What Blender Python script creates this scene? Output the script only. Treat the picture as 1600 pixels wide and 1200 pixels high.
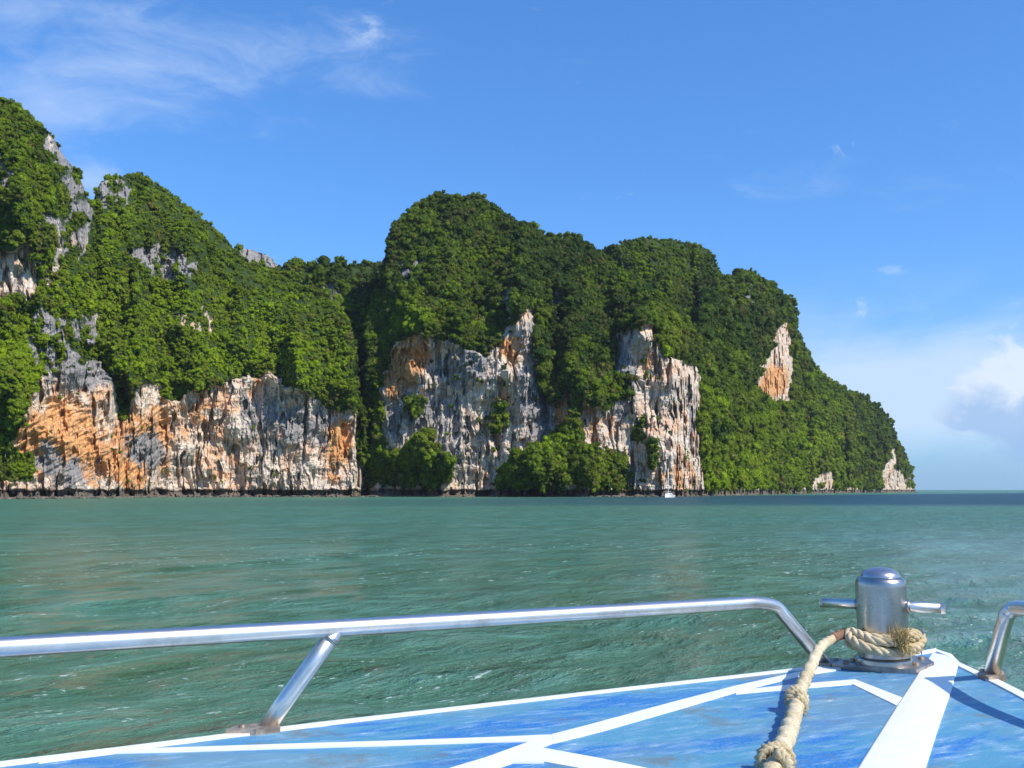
import bpy, math, random
import numpy as np
from mathutils import Vector

for o in list(bpy.data.objects):
    bpy.data.objects.remove(o)
SC = bpy.context.scene
COL = SC.collection
R = math.radians
F = 1556.0                    # focal length in photo pixels (35 mm lens on 36 mm)
HZ = 165.5                    # the horizon lies this far below the picture's centre
TH = math.atan(HZ / F)        # camera tilt
CAMZ = 2.4                    # eye above the water
DECKZ = CAMZ - 0.55           # foredeck of the boat

# ------------------------------------------------------------------ camera
cam = bpy.data.cameras.new('camera')
co = bpy.data.objects.new('camera', cam)
COL.objects.link(co)
co.location = (0, 0, CAMZ)
co.rotation_euler = (R(90) + TH, 0, 0)
cam.sensor_width = 36
cam.lens = 36 * F / 1600
cam.clip_start = 0.05
cam.clip_end = 200000
SC.camera = co

# ------------------------------------------------------------------ sun, sky, exposure
SUN_AZ = -35.0                # degrees from +X towards +Y: behind the viewer, to the right
SUN_EL = 45.0
sd = Vector((math.cos(R(SUN_EL)) * math.cos(R(SUN_AZ)), math.cos(R(SUN_EL)) * math.sin(R(SUN_AZ)), math.sin(R(SUN_EL))))
sl = bpy.data.lights.new('sun', 'SUN')
sl.energy = 4.9
sl.angle = R(0.53)
sl.color = (1.0, 0.93, 0.82)
so = bpy.data.objects.new('sun', sl)
COL.objects.link(so)
so.rotation_euler = sd.to_track_quat('Z', 'Y').to_euler()
so.location = (0, 0, 50)
SC.view_settings.view_transform = 'Standard'
SC.view_settings.look = 'None'
SC.view_settings.exposure = 0.25
SC.view_settings.gamma = 1
SC.view_settings.use_curve_mapping = False

W = bpy.data.worlds.new('World')
SC.world = W
W.use_nodes = True


class NT:
    """small helper for node trees"""
    def __init__(s, nt):
        s.nt = nt
        nt.nodes.clear()

    def n(s, typ, ins=None, **kw):
        nd = s.nt.nodes.new(typ)
        for k, v in kw.items():
            setattr(nd, k, v)
        for k, v in (ins or {}).items():
            sk = nd.inputs[k]
            if isinstance(v, bpy.types.NodeSocket):
                s.nt.links.new(v, sk)
            elif isinstance(v, bpy.types.Node):
                s.nt.links.new(v.outputs[0], sk)
            else:
                sk.default_value = v
        return nd

    def m(s, op, a, b=0.0, c=None, clamp=False):
        ins = {0: a, 1: b}
        if c is not None:
            ins[2] = c
        return s.n('ShaderNodeMath', ins, operation=op, use_clamp=clamp).outputs[0]

    def mix(s, f, a, b, mode='MIX'):
        nd = s.n('ShaderNodeMix', data_type='RGBA', blend_type=mode)
        for k, v in ((0, f), (6, a), (7, b)):
            if isinstance(v, bpy.types.NodeSocket):
                s.nt.links.new(v, nd.inputs[k])
            else:
                nd.inputs[k].default_value = v if k == 0 or len(v) == 4 else (*v, 1)
        return nd.outputs[2]

    def ramp(s, f, lo, hi, smooth=True):
        return s.n('ShaderNodeMapRange', {0: f, 1: lo, 2: hi, 3: 0.0, 4: 1.0},
                   interpolation_type='SMOOTHSTEP' if smooth else 'LINEAR').outputs[0]

    def noise(s, vec, scale, detail=4, rough=0.55, dist=0.0):
        return s.n('ShaderNodeTexNoise', {'Vector': vec, 'Scale': scale, 'Detail': detail, 'Roughness': rough, 'Distortion': dist}).outputs[0]

    def mapv(s, vec, scale=(1, 1, 1), rot=(0, 0, 0), loc=(0, 0, 0)):
        return s.n('ShaderNodeMapping', {0: vec, 1: loc, 2: rot, 3: scale}).outputs[0]


def azel(px, py):
    x = (px - 800) / F
    u = (600 - py) / F
    Y = math.cos(TH) - u * math.sin(TH)
    Z = math.sin(TH) + u * math.cos(TH)
    return math.atan2(x, Y), math.atan2(Z, math.hypot(x, Y))


w = NT(W.node_tree)
tc = w.n('ShaderNodeTexCoord').outputs['Generated']
sx = w.n('ShaderNodeSeparateXYZ', {0: tc})
az = w.m('ARCTAN2', sx.outputs[0], sx.outputs[1])
el = w.m('ARCSINE', sx.outputs[2])
sky = w.n('ShaderNodeTexSky', sky_type='NISHITA', sun_disc=False, sun_elevation=R(SUN_EL),
          sun_rotation=math.atan2(sd.x, sd.y), altitude=0, air_density=1.0, dust_density=0.35, ozone_density=2.6)
skyt = w.mix(1.0, sky.outputs[0], (0.40, 0.68, 0.97), 'MULTIPLY')
skyt = w.mix(1.0, skyt, (0.06, 0.32, 0.95), 'ADD')
# moist air over the sea pales the sky towards the horizon
hz = w.m('POWER', 2.718, w.m('MULTIPLY', w.m('MAXIMUM', el, 0.0), -11.0))
skyc = w.mix(w.m('MULTIPLY', hz, 0.85), skyt, (1.65, 2.75, 4.3))
sph = w.n('ShaderNodeCombineXYZ', {0: az, 1: el, 2: 0.0}).outputs[0]


def blob(px, py, sx_, sy_):
    a, e = azel(px, py)
    da = w.m('DIVIDE', w.m('SUBTRACT', az, a), sx_ / F)
    de = w.m('DIVIDE', w.m('SUBTRACT', el, e), sy_ / F)
    d2 = w.m('ADD', w.m('MULTIPLY', da, da), w.m('MULTIPLY', de, de))
    return w.m('POWER', 2.718, w.m('MULTIPLY', d2, -1.0))


def add(*a):
    r = a[0]
    for b in a[1:]:
        r = w.m('ADD', r, b)
    return r


cun = w.noise(w.mapv(sph, (20, 26, 1), (0, 0, 0), (5, 2, 0)), 1.0, 9, 0.62, 0.3)
# thin cirrus: streaks that run everywhere, thicker over the upper left
cv = w.mapv(sph, (3.2, 11, 1), (0, 0, R(-9)))
cir = w.noise(cv, 1.0, 8, 0.62, 0.6)
cir2 = w.noise(w.mapv(sph, (9, 22, 1), (0, 0, R(-14)), (3, 1, 0)), 1.0, 8, 0.65, 0.9)
cm = add(w.m('MULTIPLY', blob(250, 80, 330, 90), 0.30), w.m('MULTIPLY', blob(60, 190, 100, 50), 0.30), w.m('MULTIPLY', blob(60, 60, 260, 120), 0.12),
         w.m('MULTIPLY', blob(620, 90, 300, 90), 0.10), w.m('MULTIPLY', blob(150, 285, 36, 28), 0.45), w.m('MULTIPLY', blob(1560, 270, 300, 40), 0.10),
         w.m('MULTIPLY', w.m('MULTIPLY', blob(565, 46, 34, 18), w.ramp(cun, 0.44, 0.62)), 0.55), w.m('MULTIPLY', w.m('MULTIPLY', blob(1392, 418, 26, 15), w.ramp(cun, 0.40, 0.62)), 0.6), w.m('MULTIPLY', blob(1480, 480, 180, 26), 0.22))
cden = w.m('ADD', w.m('MULTIPLY', cir, 0.8), w.m('SUBTRACT', w.m('MULTIPLY', cir2, 0.8), 0.3))
cirrus = w.ramp(w.m('ADD', cden, w.m('SUBTRACT', cm, 0.17)), 0.44, 0.98)
# milky bank low in the sky and a cumulus at its right-hand end
bank_n = w.noise(w.mapv(sph, (5, 14, 1)), 1.0, 7, 0.6, 0.4)
lowm = w.m('MULTIPLY', w.ramp(el, R(9.5), R(5.0)), w.ramp(el, R(0.0), R(3.5)))
bank = w.m('MULTIPLY', w.ramp(w.m('ADD', bank_n, w.m('MULTIPLY', lowm, 0.38)), 0.34, 0.86), w.m('MULTIPLY', w.ramp(el, R(12.5), R(6.5)), w.ramp(el, R(0.8), R(3.8))))
cum = add(blob(1580, 600, 74, 60), w.m('MULTIPLY', blob(1640, 640, 130, 60), 0.9), w.m('MULTIPLY', blob(1525, 655, 34, 14), 0.55), w.m('MULTIPLY', blob(1750, 650, 120, 70), 0.9))
cumd = w.ramp(w.m('ADD', w.m('MULTIPLY', cum, 0.62), w.m('MULTIPLY', cun, 1.5)), 0.98, 1.30)
_, e0 = azel(1600, 660)
_, e1 = azel(1600, 560)
cubright = w.ramp(w.m('ADD', el, w.m('MULTIPLY', w.m('SUBTRACT', cun, 0.5), 0.16)), e0, e1)
cucol = w.mix(cubright, (1.9, 3.0, 4.9), (4.8, 5.3, 6.0))
c1 = w.mix(w.m('MULTIPLY', cirrus, 0.42), skyc, (4.4, 5.1, 6.2))
c2 = w.mix(w.m('MULTIPLY', bank, 0.80), c1, (3.8, 4.7, 5.9))
c3 = w.mix(w.m('MULTIPLY', cumd, 0.72), c2, cucol)
bg = w.n('ShaderNodeBackground', {0: c3, 1: 0.15})
w.n('ShaderNodeOutputWorld', {0: bg})


# ------------------------------------------------------------------ helpers
def tag(o, label=None, cat=None, group=None, kind=None):
    if label: o['label'] = label
    if cat: o['category'] = cat
    if group: o['group'] = group
    if kind: o['kind'] = kind
    return o


def mesh_np(name, V, Q, smooth=False):
    V = np.ascontiguousarray(V, dtype=np.float32)
    Q = np.ascontiguousarray(Q, dtype=np.int32)
    me = bpy.data.meshes.new(name)
    k = Q.shape[1]
    me.vertices.add(len(V)); me.vertices.foreach_set('co', V.ravel())
    me.loops.add(Q.size); me.loops.foreach_set('vertex_index', Q.ravel())
    me.polygons.add(len(Q))
    me.polygons.foreach_set('loop_start', np.arange(0, Q.size, k, dtype=np.int32))
    try:
        me.polygons.foreach_set('loop_total', np.full(len(Q), k, dtype=np.int32))
    except Exception:
        pass
    me.polygons.foreach_set('use_smooth', np.full(len(Q), smooth))
    me.update(calc_edges=True)
    return me


def mesh_py(name, V, Fc, smooth=False):
    me = bpy.data.meshes.new(name)
    me.from_pydata([tuple(v) for v in V], [], Fc)
    me.polygons.foreach_set('use_smooth', [smooth] * len(me.polygons))
    me.update()
    return me


def link(name, me, mat=None, parent=None):
    o = bpy.data.objects.new(name, me)
    COL.objects.link(o)
    if mat is not None:
        me.materials.clear()
        me.materials.append(mat)
    if parent is not None:
        o.parent = parent
        o.matrix_parent_inverse = parent.matrix_world.inverted()
    return o


def empty(name, loc=(0, 0, 0)):
    o = bpy.data.objects.new(name, None)
    COL.objects.link(o)
    o.location = loc
    bpy.context.view_layer.update()
    return o


def attr(me, name, arr):
    a = me.attributes.new(name, 'FLOAT', 'POINT')
    a.data.foreach_set('value', np.ascontiguousarray(arr, dtype=np.float32).ravel())


# vectorised gradient noise
rng = np.random.RandomState(7)
PERM = rng.permutation(512).astype(np.int64)
GA = rng.rand(512) * 2 * np.pi
GX, GY = np.cos(GA), np.sin(GA)


def pn(x, y, seed=0):
    xi = np.floor(x); yi = np.floor(y)
    xf = x - xi; yf = y - yi
    xi = xi.astype(np.int64); yi = yi.astype(np.int64)
    u = xf * xf * xf * (xf * (xf * 6 - 15) + 10)
    v = yf * yf * yf * (yf * (yf * 6 - 15) + 10)

    def g(ix, iy, fx, fy):
        h = PERM[(PERM[(ix + seed * 17) & 511] + iy + seed * 31) & 511]
        return GX[h] * fx + GY[h] * fy
    a = g(xi, yi, xf, yf); b = g(xi + 1, yi, xf - 1, yf)
    c = g(xi, yi + 1, xf, yf - 1); d = g(xi + 1, yi + 1, xf - 1, yf - 1)
    return 1.5 * ((a + (b - a) * u) * (1 - v) + (c + (d - c) * u) * v)


def fbm(x, y, o=4, seed=0, gain=0.5):
    s = 0; a = 1.0
    for i in range(o):
        s = s + a * pn(x, y, seed + i)
        x = x * 2.03 + 5.1; y = y * 2.03 + 3.7
        a *= gain
    return s


def sstep(a, b, x):
    t = np.clip((x - a) / (b - a), 0, 1)
    return t * t * (3 - 2 * t)


def raydir(px, py):
    X = (px - 800) / F
    u = (600 - py) / F
    return X, np.cos(TH) - u * np.sin(TH), np.sin(TH) + u * np.cos(TH)


# ------------------------------------------------------------------ materials
def bsdf(nt, **ins):
    b = nt.n('ShaderNodeBsdfPrincipled', {k.replace('_', ' '): v for k, v in ins.items()})
    nt.n('ShaderNodeOutputMaterial', {0: b})
    return b


def newmat(name):
    m = bpy.data.materials.new(name)
    m.use_nodes = True
    return m, NT(m.node_tree)


def mat_rock():
    m, t = newmat('limestone')
    pos = t.n('ShaderNodeNewGeometry').outputs['Position']
    och = t.n('ShaderNodeAttribute', attribute_name='ochre').outputs['Fac']
    gry = t.n('ShaderNodeAttribute', attribute_name='grey').outputs['Fac']
    veg = t.n('ShaderNodeAttribute', attribute_name='veg').outputs['Fac']
    wet = t.n('ShaderNodeAttribute', attribute_name='height').outputs['Fac']
    v1 = t.mapv(pos, (0.36, 0.36, 0.045))
    v2 = t.mapv(pos, (1.35, 1.35, 0.12))
    v3 = t.mapv(pos, (0.12, 0.12, 0.12))
    n1 = t.noise(v1, 1.0, 6, 0.62, 0.8)
    n2 = t.noise(v2, 1.0, 5, 0.6, 0.5)
    n3 = t.noise(v3, 1.0, 6, 0.6, 1.0)
    n4 = t.noise(pos, 0.9, 5, 0.65)
    cream = t.mix(t.ramp(n4, 0.35, 0.7), (0.48, 0.40, 0.32), (0.74, 0.64, 0.52))
    pink = t.mix(t.ramp(n3, 0.45, 0.62), cream, (0.62, 0.41, 0.27))
    of = t.m('ADD', t.m('SUBTRACT', t.m('MULTIPLY', och, 1.2), 0.08), t.m('ADD', t.m('MULTIPLY', t.m('SUBTRACT', n3, 0.5), 2.2), t.m('MULTIPLY', t.m('SUBTRACT', n1, 0.5), 1.0)))
    ocol = t.mix(t.ramp(n4, 0.3, 0.68), (0.44, 0.20, 0.085), (0.72, 0.39, 0.15))
    c = t.mix(t.ramp(of, 0.15, 0.80), pink, ocol)
    gf = t.m('ADD', t.m('MULTIPLY', gry, 1.0), t.m('MULTIPLY', t.m('SUBTRACT', n1, 0.5), 2.6))
    gcol = t.mix(t.ramp(n2, 0.3, 0.7), (0.15, 0.145, 0.145), (0.36, 0.34, 0.325))
    c = t.mix(t.ramp(gf, 0.25, 0.62), c, gcol)
    # black lichen streaks down the face
    st = t.m('MULTIPLY', t.ramp(n2, 0.52, 0.62), t.ramp(n1, 0.42, 0.58))
    c = t.mix(t.m('MULTIPLY', st, 0.8), c, (0.085, 0.08, 0.08))
    # moss and soil where plants grow
    gr = t.mix(n4, (0.014, 0.030, 0.007), (0.045, 0.078, 0.014))
    c = t.mix(t.ramp(t.m('ADD', veg, t.m('MULTIPLY', t.m('SUBTRACT', n4, 0.5), 0.8)), 0.35, 0.75), c, gr)
    # tidal belt stained dark by algae and oysters
    tide = t.ramp(t.m('ADD', wet, t.m('MULTIPLY', t.m('SUBTRACT', n4, 0.5), 1.8)), 3.2, 2.0)
    c = t.mix(t.m('MULTIPLY', tide, 0.85), c, (0.07, 0.062, 0.05))
    bmp = t.n('ShaderNodeBump', {'Strength': 0.7, 'Distance': 0.5, 'Height': t.m('ADD', n4, n2)})
    bsdf(t, Base_Color=c, Roughness=0.92, Normal=bmp.outputs[0], Specular_IOR_Level=0.2)
    return m


def mat_leaf():
    m, t = newmat('foliage')
    tone = t.n('ShaderNodeAttribute', attribute_type='INSTANCER', attribute_name='tone').outputs['Fac']
    warm = t.n('ShaderNodeAttribute', attribute_type='INSTANCER', attribute_name='warm').outputs['Fac']
    rnd = t.n('ShaderNodeNewGeometry').outputs['Random Per Island']
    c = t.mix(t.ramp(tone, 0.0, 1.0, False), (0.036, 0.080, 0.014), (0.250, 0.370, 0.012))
    c = t.mix(warm, c, (0.16, 0.135, 0.045))
    c = t.mix(1.0, c, t.n('ShaderNodeCombineColor', {0: t.m('ADD', 0.6, t.m('MULTIPLY', rnd, 0.9)), 1: t.m('ADD', 0.65, t.m('MULTIPLY', rnd, 0.7)), 2: t.m('ADD', 0.7, t.m('MULTIPLY', rnd, 0.6))}).outputs[0], 'MULTIPLY')
    gn_ = t.n('ShaderNodeNewGeometry').outputs['Normal']
    soft = t.n('ShaderNodeVectorMath', {0: gn_, 1: (0.05, -0.12, 0.55)}, operation='ADD').outputs[0]
    soft = t.n('ShaderNodeVectorMath', {0: soft}, operation='NORMALIZE').outputs[0]
    d = t.n('ShaderNodeBsdfDiffuse', {0: c, 'Normal': soft})
    g = t.n('ShaderNodeBsdfGlossy', {0: (0.6, 0.7, 0.6, 1), 1: 0.45})
    tr = t.n('ShaderNodeBsdfTranslucent', {0: t.mix(1.0, c, (1.25, 1.35, 0.5), 'MULTIPLY')})
    a = t.n('ShaderNodeMixShader', {0: 0.50, 1: d.outputs[0], 2: tr.outputs[0]})
    b = t.n('ShaderNodeMixShader', {0: 0.012, 1: a.outputs[0], 2: g.outputs[0]})
    t.n('ShaderNodeOutputMaterial', {0: b.outputs[0]})
    return m


def mat_plain(name, col, rough=0.5, metal=0.0, n_amt=0.0, n_scale=8, bump=0.0, spec=0.5):
    m, t = newmat(name)
    pos = t.n('ShaderNodeTexCoord').outputs['Object']
    n = t.noise(pos, n_scale, 6, 0.65)
    dark = tuple(max(0, c * (1 - n_amt)) for c in col)
    lite = tuple(min(1, c * (1 + n_amt)) for c in col)
    c = t.mix(t.ramp(n, 0.3, 0.7), dark, lite)
    kw = dict(Base_Color=c, Roughness=rough, Metallic=metal, Specular_IOR_Level=spec)
    if bump:
        kw['Normal'] = t.n('ShaderNodeBump', {'Strength': 0.6, 'Distance': bump, 'Height': n}).outputs[0]
    bsdf(t, **kw)
    return m


def mat_water():
    m, t = newmat('sea_water')
    pos = t.n('ShaderNodeNewGeometry').outputs['Position']
    sxy = t.n('ShaderNodeSeparateXYZ', {0: pos})

    def wv(ang, sx_, sy_, det, rough, dist=0.25):
        return t.noise(t.mapv(t.mapv(pos, (1, 1, 1), (0, 0, R(-ang))), (sx_, sy_, 1)), 1.0, det, rough, dist)
    big = wv(8, 0.010, 0.035, 4, 0.55)
    group = wv(35, 0.10, 0.20, 9, 0.70)
    chop = wv(46, 0.42, 0.95, 7, 0.68)
    rip = wv(60, 1.7, 3.4, 5, 0.62)
    tiny = wv(38, 7.0, 13.0, 4, 0.6)
    c = t.mix(t.ramp(big, 0.35, 0.65), (0.070, 0.172, 0.108), (0.064, 0.192, 0.138))
    c = t.mix(t.m('MULTIPLY', t.ramp(group, 0.48, 0.60), 0.4), c, (0.070, 0.140, 0.060))  # wave light and shade put into the colour: darker troughs, paler crests
    c = t.mix(t.m('MULTIPLY', t.ramp(group, 0.48, 0.38), 0.5), c, (0.095, 0.240, 0.185))
    c = t.mix(t.m('MULTIPLY', t.ramp(chop, 0.50, 0.62), 0.6), c, (0.040, 0.105, 0.050))  # the same for the shorter waves, painted into the base colour
    c = t.mix(t.m('MULTIPLY', t.ramp(chop, 0.48, 0.36), 0.65), c, (0.120, 0.280, 0.215))
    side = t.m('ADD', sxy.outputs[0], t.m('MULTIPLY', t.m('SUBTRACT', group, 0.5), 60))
    wind_band = t.m('MULTIPLY', t.ramp(sxy.outputs[1], 135, 180), t.ramp(side, -110, 100))  # wind-ruffled band: its bluer sky reflection is put into the colour
    wind_band = t.m('MULTIPLY', wind_band, t.ramp(t.m('SUBTRACT', sxy.outputs[1], t.m('MULTIPLY', sxy.outputs[0], 1.2)), 340, 270))
    c = t.mix(t.m('MULTIPLY', wind_band, 0.9), c, (0.014, 0.055, 0.095))
    patch = wv(20, 0.12, 0.22, 4, 0.6)
    foam = t.m('MULTIPLY', t.ramp(t.m('ADD', t.m('MULTIPLY', rip, 0.6), t.m('MULTIPLY', tiny, 0.4)), 0.575, 0.64), t.ramp(patch, 0.46, 0.56))
    c = t.mix(t.m('MULTIPLY', foam, 0.65), c, (0.66, 0.76, 0.74))
    h = t.m('ADD', t.m('ADD', t.m('MULTIPLY', chop, -0.9), t.m('MULTIPLY', group, -0.7)), t.m('ADD', t.m('MULTIPLY', rip, 0.20), t.m('MULTIPLY', tiny, 0.045)))
    bmp = t.n('ShaderNodeBump', {'Strength': 1.0, 'Distance': 1.0, 'Height': h})
    far = t.ramp(sxy.outputs[1], 10, 80)
    rg = t.m('ADD', t.m('ADD', 0.08, t.m('MULTIPLY', far, 0.30)), t.m('MULTIPLY', foam, 0.5))
    sp = t.m('SUBTRACT', t.m('SUBTRACT', 0.5, t.m('MULTIPLY', far, 0.30)), t.m('MULTIPLY', wind_band, 0.14))
    bsdf(t, Base_Color=c, Roughness=rg, IOR=1.33, Normal=bmp.outputs[0], Specular_IOR_Level=sp)
    return m


ROCK, LEAF = mat_rock(), mat_leaf()
BARK = mat_plain('bark', (0.16, 0.13, 0.10), 0.9, 0, 0.3, 3)

# ------------------------------------------------------------------ the sea
def build_sea():
    ks = np.concatenate([np.geomspace(3600, 640, 22)[:-1], np.arange(640, 14, -1.35), np.geomspace(14, 0.06, 55)])
    rr = CAMZ * F / ks
    a_front = np.linspace(-40, 40, 860)
    a_back = np.linspace(40, 320, 57)[1:-1]
    aa = np.radians(np.concatenate([a_front, a_back]))
    Rr, A = np.meshgrid(rr, aa, indexing='ij')
    x = Rr * np.sin(A); y = Rr * np.cos(A)
    dr = np.gradient(rr)[:, None]
    z = np.zeros_like(x)
    wob = pn(x / 9, y / 9, 3) * 1.4
    for lam, amp, ang, sd_ in ((6.5, 0.16, 40, 11), (3.6, 0.14, 58, 12), (1.9, 0.11, 34, 13), (1.0, 0.065, 62, 14), (0.5, 0.034, 44, 15)):
        c, s = math.cos(R(ang)), math.sin(R(ang))
        u = x * c + y * s; v = -x * s + y * c
        nz = pn(u / (lam * 1.9) + wob * 0.2, v / lam + wob * 0.15, sd_)
        sharp = 1 - 2 * np.abs(nz)
        fade = np.clip((lam / dr - 2.0) / 3.0, 0, 1)
        z += amp * (0.6 * nz + 0.4 * sharp * 0.6) * fade
    z -= 0.02
    V = np.stack([x, y, z], -1)
    nr, nc = x.shape
    idx = np.arange(nr * nc).reshape(nr, nc)
    nx = np.roll(idx, -1, axis=1)
    Q = np.stack([idx[:-1], idx[1:], nx[1:], nx[:-1]], -1).reshape(-1, 4)
    me = mesh_np('sea', V.reshape(-1, 3), Q, True)
    o = link('sea', me, mat_water())
    tag(o, 'choppy green-turquoise sea between the boat and the limestone cliffs', kind='structure')


build_sea()

# ------------------------------------------------------------------ cliffs and hills
def poly_mask(px, py, pts):
    inside = np.zeros(px.shape, bool)
    n = len(pts)
    d2 = np.full(px.shape, 1e9)
    for i in range(n):
        x0, y0 = pts[i]; x1, y1 = pts[(i + 1) % n]
        cond = ((y0 > py) != (y1 > py))
        if y1 != y0:
            xi = (x1 - x0) * (py - y0) / (y1 - y0) + x0
            inside ^= cond & (px < xi)
        ex, ey = x1 - x0, y1 - y0
        t = np.clip(((px - x0) * ex + (py - y0) * ey) / (ex * ex + ey * ey + 1e-9), 0, 1)
        d2 = np.minimum(d2, (px - x0 - t * ex) ** 2 + (py - y0 - t * ey) ** 2)
    d = np.sqrt(d2)
    return np.where(inside, d, -d)


# bare faces: outline and how complete the rock is (1 = sheer wall, lower = broken by plants)
ROCKS = {
 'left': [(1.0, [(-320, 800), (-320, 715), (-20, 705), (25, 680), (38, 630), (60, 592), (100, 578), (150, 560), (168, 585), (182, 602), (195, 650), (212, 607), (250, 598), (262, 628), (300, 612), (335, 602), (372, 590), (430, 583), (452, 602), (480, 612), (520, 640), (560, 640), (556, 700), (566, 740), (570, 800)]),
          (0.52, [(35, 520), (60, 482), (100, 490), (130, 485), (168, 500), (150, 535), (120, 545), (135, 580), (80, 590), (50, 565)]),
          (1.0, [(-80, 400), (0, 395), (50, 380), (60, 430), (60, 462), (20, 470), (-60, 465)]),
          (0.62, [(195, 400), (232, 380), (290, 388), (312, 412), (300, 442), (250, 438), (215, 424)]),
          (0.60, [(60, 185), (92, 212), (124, 262), (140, 300), (146, 335), (128, 410), (103, 380), (110, 320), (88, 270), (66, 225)]),
          (0.5, [(150, 285), (178, 276), (208, 295), (200, 322), (150, 322)]),
          (0.5, [(-60, 230), (0, 235), (25, 260), (20, 295), (-60, 300)]), (0.42, [(60, 330), (110, 340), (100, 470), (60, 440)]),
          (0.35, [(270, 490), (330, 480), (340, 520), (280, 520)])],
 'saddle': [(1.0, [(365, 375), (405, 375), (445, 400), (448, 420), (380, 408)]), (0.45, [(500, 440), (545, 440), (540, 480), (505, 475)])],
 'centre': [(1.0, [(588, 600), (606, 575), (614, 538), (655, 522), (702, 532), (755, 556), (778, 540), (784, 522), (808, 490), (838, 480), (842, 540), (846, 600), (856, 632), (896, 596), (896, 640), (876, 668), (852, 700), (836, 700), (800, 712), (782, 742), (764, 800), (598, 800), (596, 640)]),
            (1.0, [(905, 700), (908, 636), (925, 600), (955, 580), (960, 535), (980, 512), (1022, 506), (1034, 545), (1060, 562), (1090, 575), (1114, 620), (1124, 660), (1120, 720), (1128, 800), (980, 800), (984, 745), (976, 718), (940, 708), (920, 700)]),
            (0.8, [(862, 440), (880, 452), (888, 500), (872, 520), (864, 480)]),
            (0.42, [(620, 400), (680, 410), (672, 455), (625, 450)]), (0.8, [(960, 525), (972, 498), (980, 500), (970, 530)]),
            (0.45, [(730, 298), (760, 302), (765, 322), (735, 315)]), (0.38, [(780, 440), (815, 440), (810, 500), (785, 500)])],
 'dome': [],
 'headland': [(1.0, [(1196, 545), (1208, 515), (1232, 500), (1238, 560), (1238, 600), (1232, 634), (1196, 632), (1180, 605), (1188, 570)]),
              (0.75, [(1262, 800), (1268, 745), (1300, 728), (1304, 800)]), (0.9, [(1364, 800), (1380, 730), (1397, 696), (1404, 730), (1428, 740), (1436, 800)]),
              (0.45, [(1130, 462), (1180, 470), (1180, 520), (1135, 520)]), (0.45, [(1150, 440), (1195, 445), (1190, 470), (1152, 468)])],
}
# plants growing down over the walls
GREENS = {
 'left': [[(-90, 690), (25, 698), (58, 728), (45, 752), (-90, 752)], [(180, 590), (202, 600), (202, 655), (186, 660)], [(-90, 560), (30, 560), (60, 600), (42, 650), (20, 690), (-90, 700)]],
 'saddle': [], 'dome': [],
 'centre': [[(540, 628), (586, 640), (596, 705), (636, 706), (655, 668), (676, 676), (686, 706), (704, 714), (708, 742), (694, 757), (560, 764), (540, 764)],
            [(778, 622), (790, 636), (789, 672), (768, 680), (771, 650)], [(900, 565), (950, 572), (984, 594), (984, 622), (950, 632), (900, 632)],
            [(800, 745), (836, 714), (872, 686), (900, 682), (922, 712), (972, 724), (976, 757), (960, 766), (802, 766)], [(640, 620), (662, 625), (650, 650), (630, 640)],
            [(1010, 690), (1024, 688), (1024, 730), (1014, 735)], [(985, 665), (1005, 662), (1008, 690), (985, 690)]],
 'headland': [],
}
OCHRE = [(642, 560, 26, 30, 1.7), (618, 598, 18, 26, 1.5), (100, 655, 60, 50, .8), (140, 720, 70, 45, .8), (55, 700, 42, 40, 1.1), (232, 680, 40, 60, .8), (205, 745, 20, 30, 1),
         (530, 690, 22, 42, 1.3), (405, 598, 20, 20, .6), (300, 650, 50, 40, .45), (800, 545, 14, 22, 1.6), (760, 715, 30, 30, .3), (878, 650, 12, 26, 1.6),
         (1060, 742, 46, 24, .5), (1212, 592, 20, 26, 1.3), (1012, 560, 18, 34, .4), (350, 700, 60, 40, .35), (500, 740, 20, 20, .5), (925, 665, 8, 25, .7), (1195, 610, 15, 15, .8)]
GREY = [(900, 640, 230, 120, .16), (440, 690, 150, 80, .25), (722, 570, 44, 34, 1), (228, 705, 26, 26, 1.4), (112, 738, 26, 26, 1), (75, 718, 16, 22, 1.2), (838, 640, 20, 60, 1), (470, 660, 34, 34, .6), (95, 530, 90, 60, 1.3), (255, 412, 80, 40, 1.2),
        (20, 250, 60, 60, 1), (110, 300, 60, 90, 1), (180, 300, 40, 40, 1.2), (400, 395, 60, 30, 1.3), (875, 480, 20, 50, 1), (970, 590, 24, 50, 1), (690, 700, 60, 60, .5),
        (830, 530, 22, 36, .6), (650, 430, 60, 40, 1.2), (1160, 480, 50, 60, 1.2), (520, 460, 50, 30, 1.2), (745, 310, 30, 20, 1.2), (400, 640, 50, 50, .35), (1085, 640, 30, 50, .4), (640, 640, 60, 30, .6), (150, 590, 60, 18, .7)]
SHORE = ([-340, 0, 170, 250, 350, 560, 600, 700, 900, 1050, 1100, 1150, 1200, 1250, 1300, 1350, 1400, 1440], [245, 268, 300, 338, 348, 356, 366, 362, 356, 366, 392, 455, 545, 640, 740, 850, 970, 1060])


def gsum(px, py, L):
    s = 0
    for cx, cy, a, b, k in L:
        s = s + k * np.exp(-((px - cx) / a) ** 2 - ((py - cy) / b) ** 2)
    return s


LAYERS = {}


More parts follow.
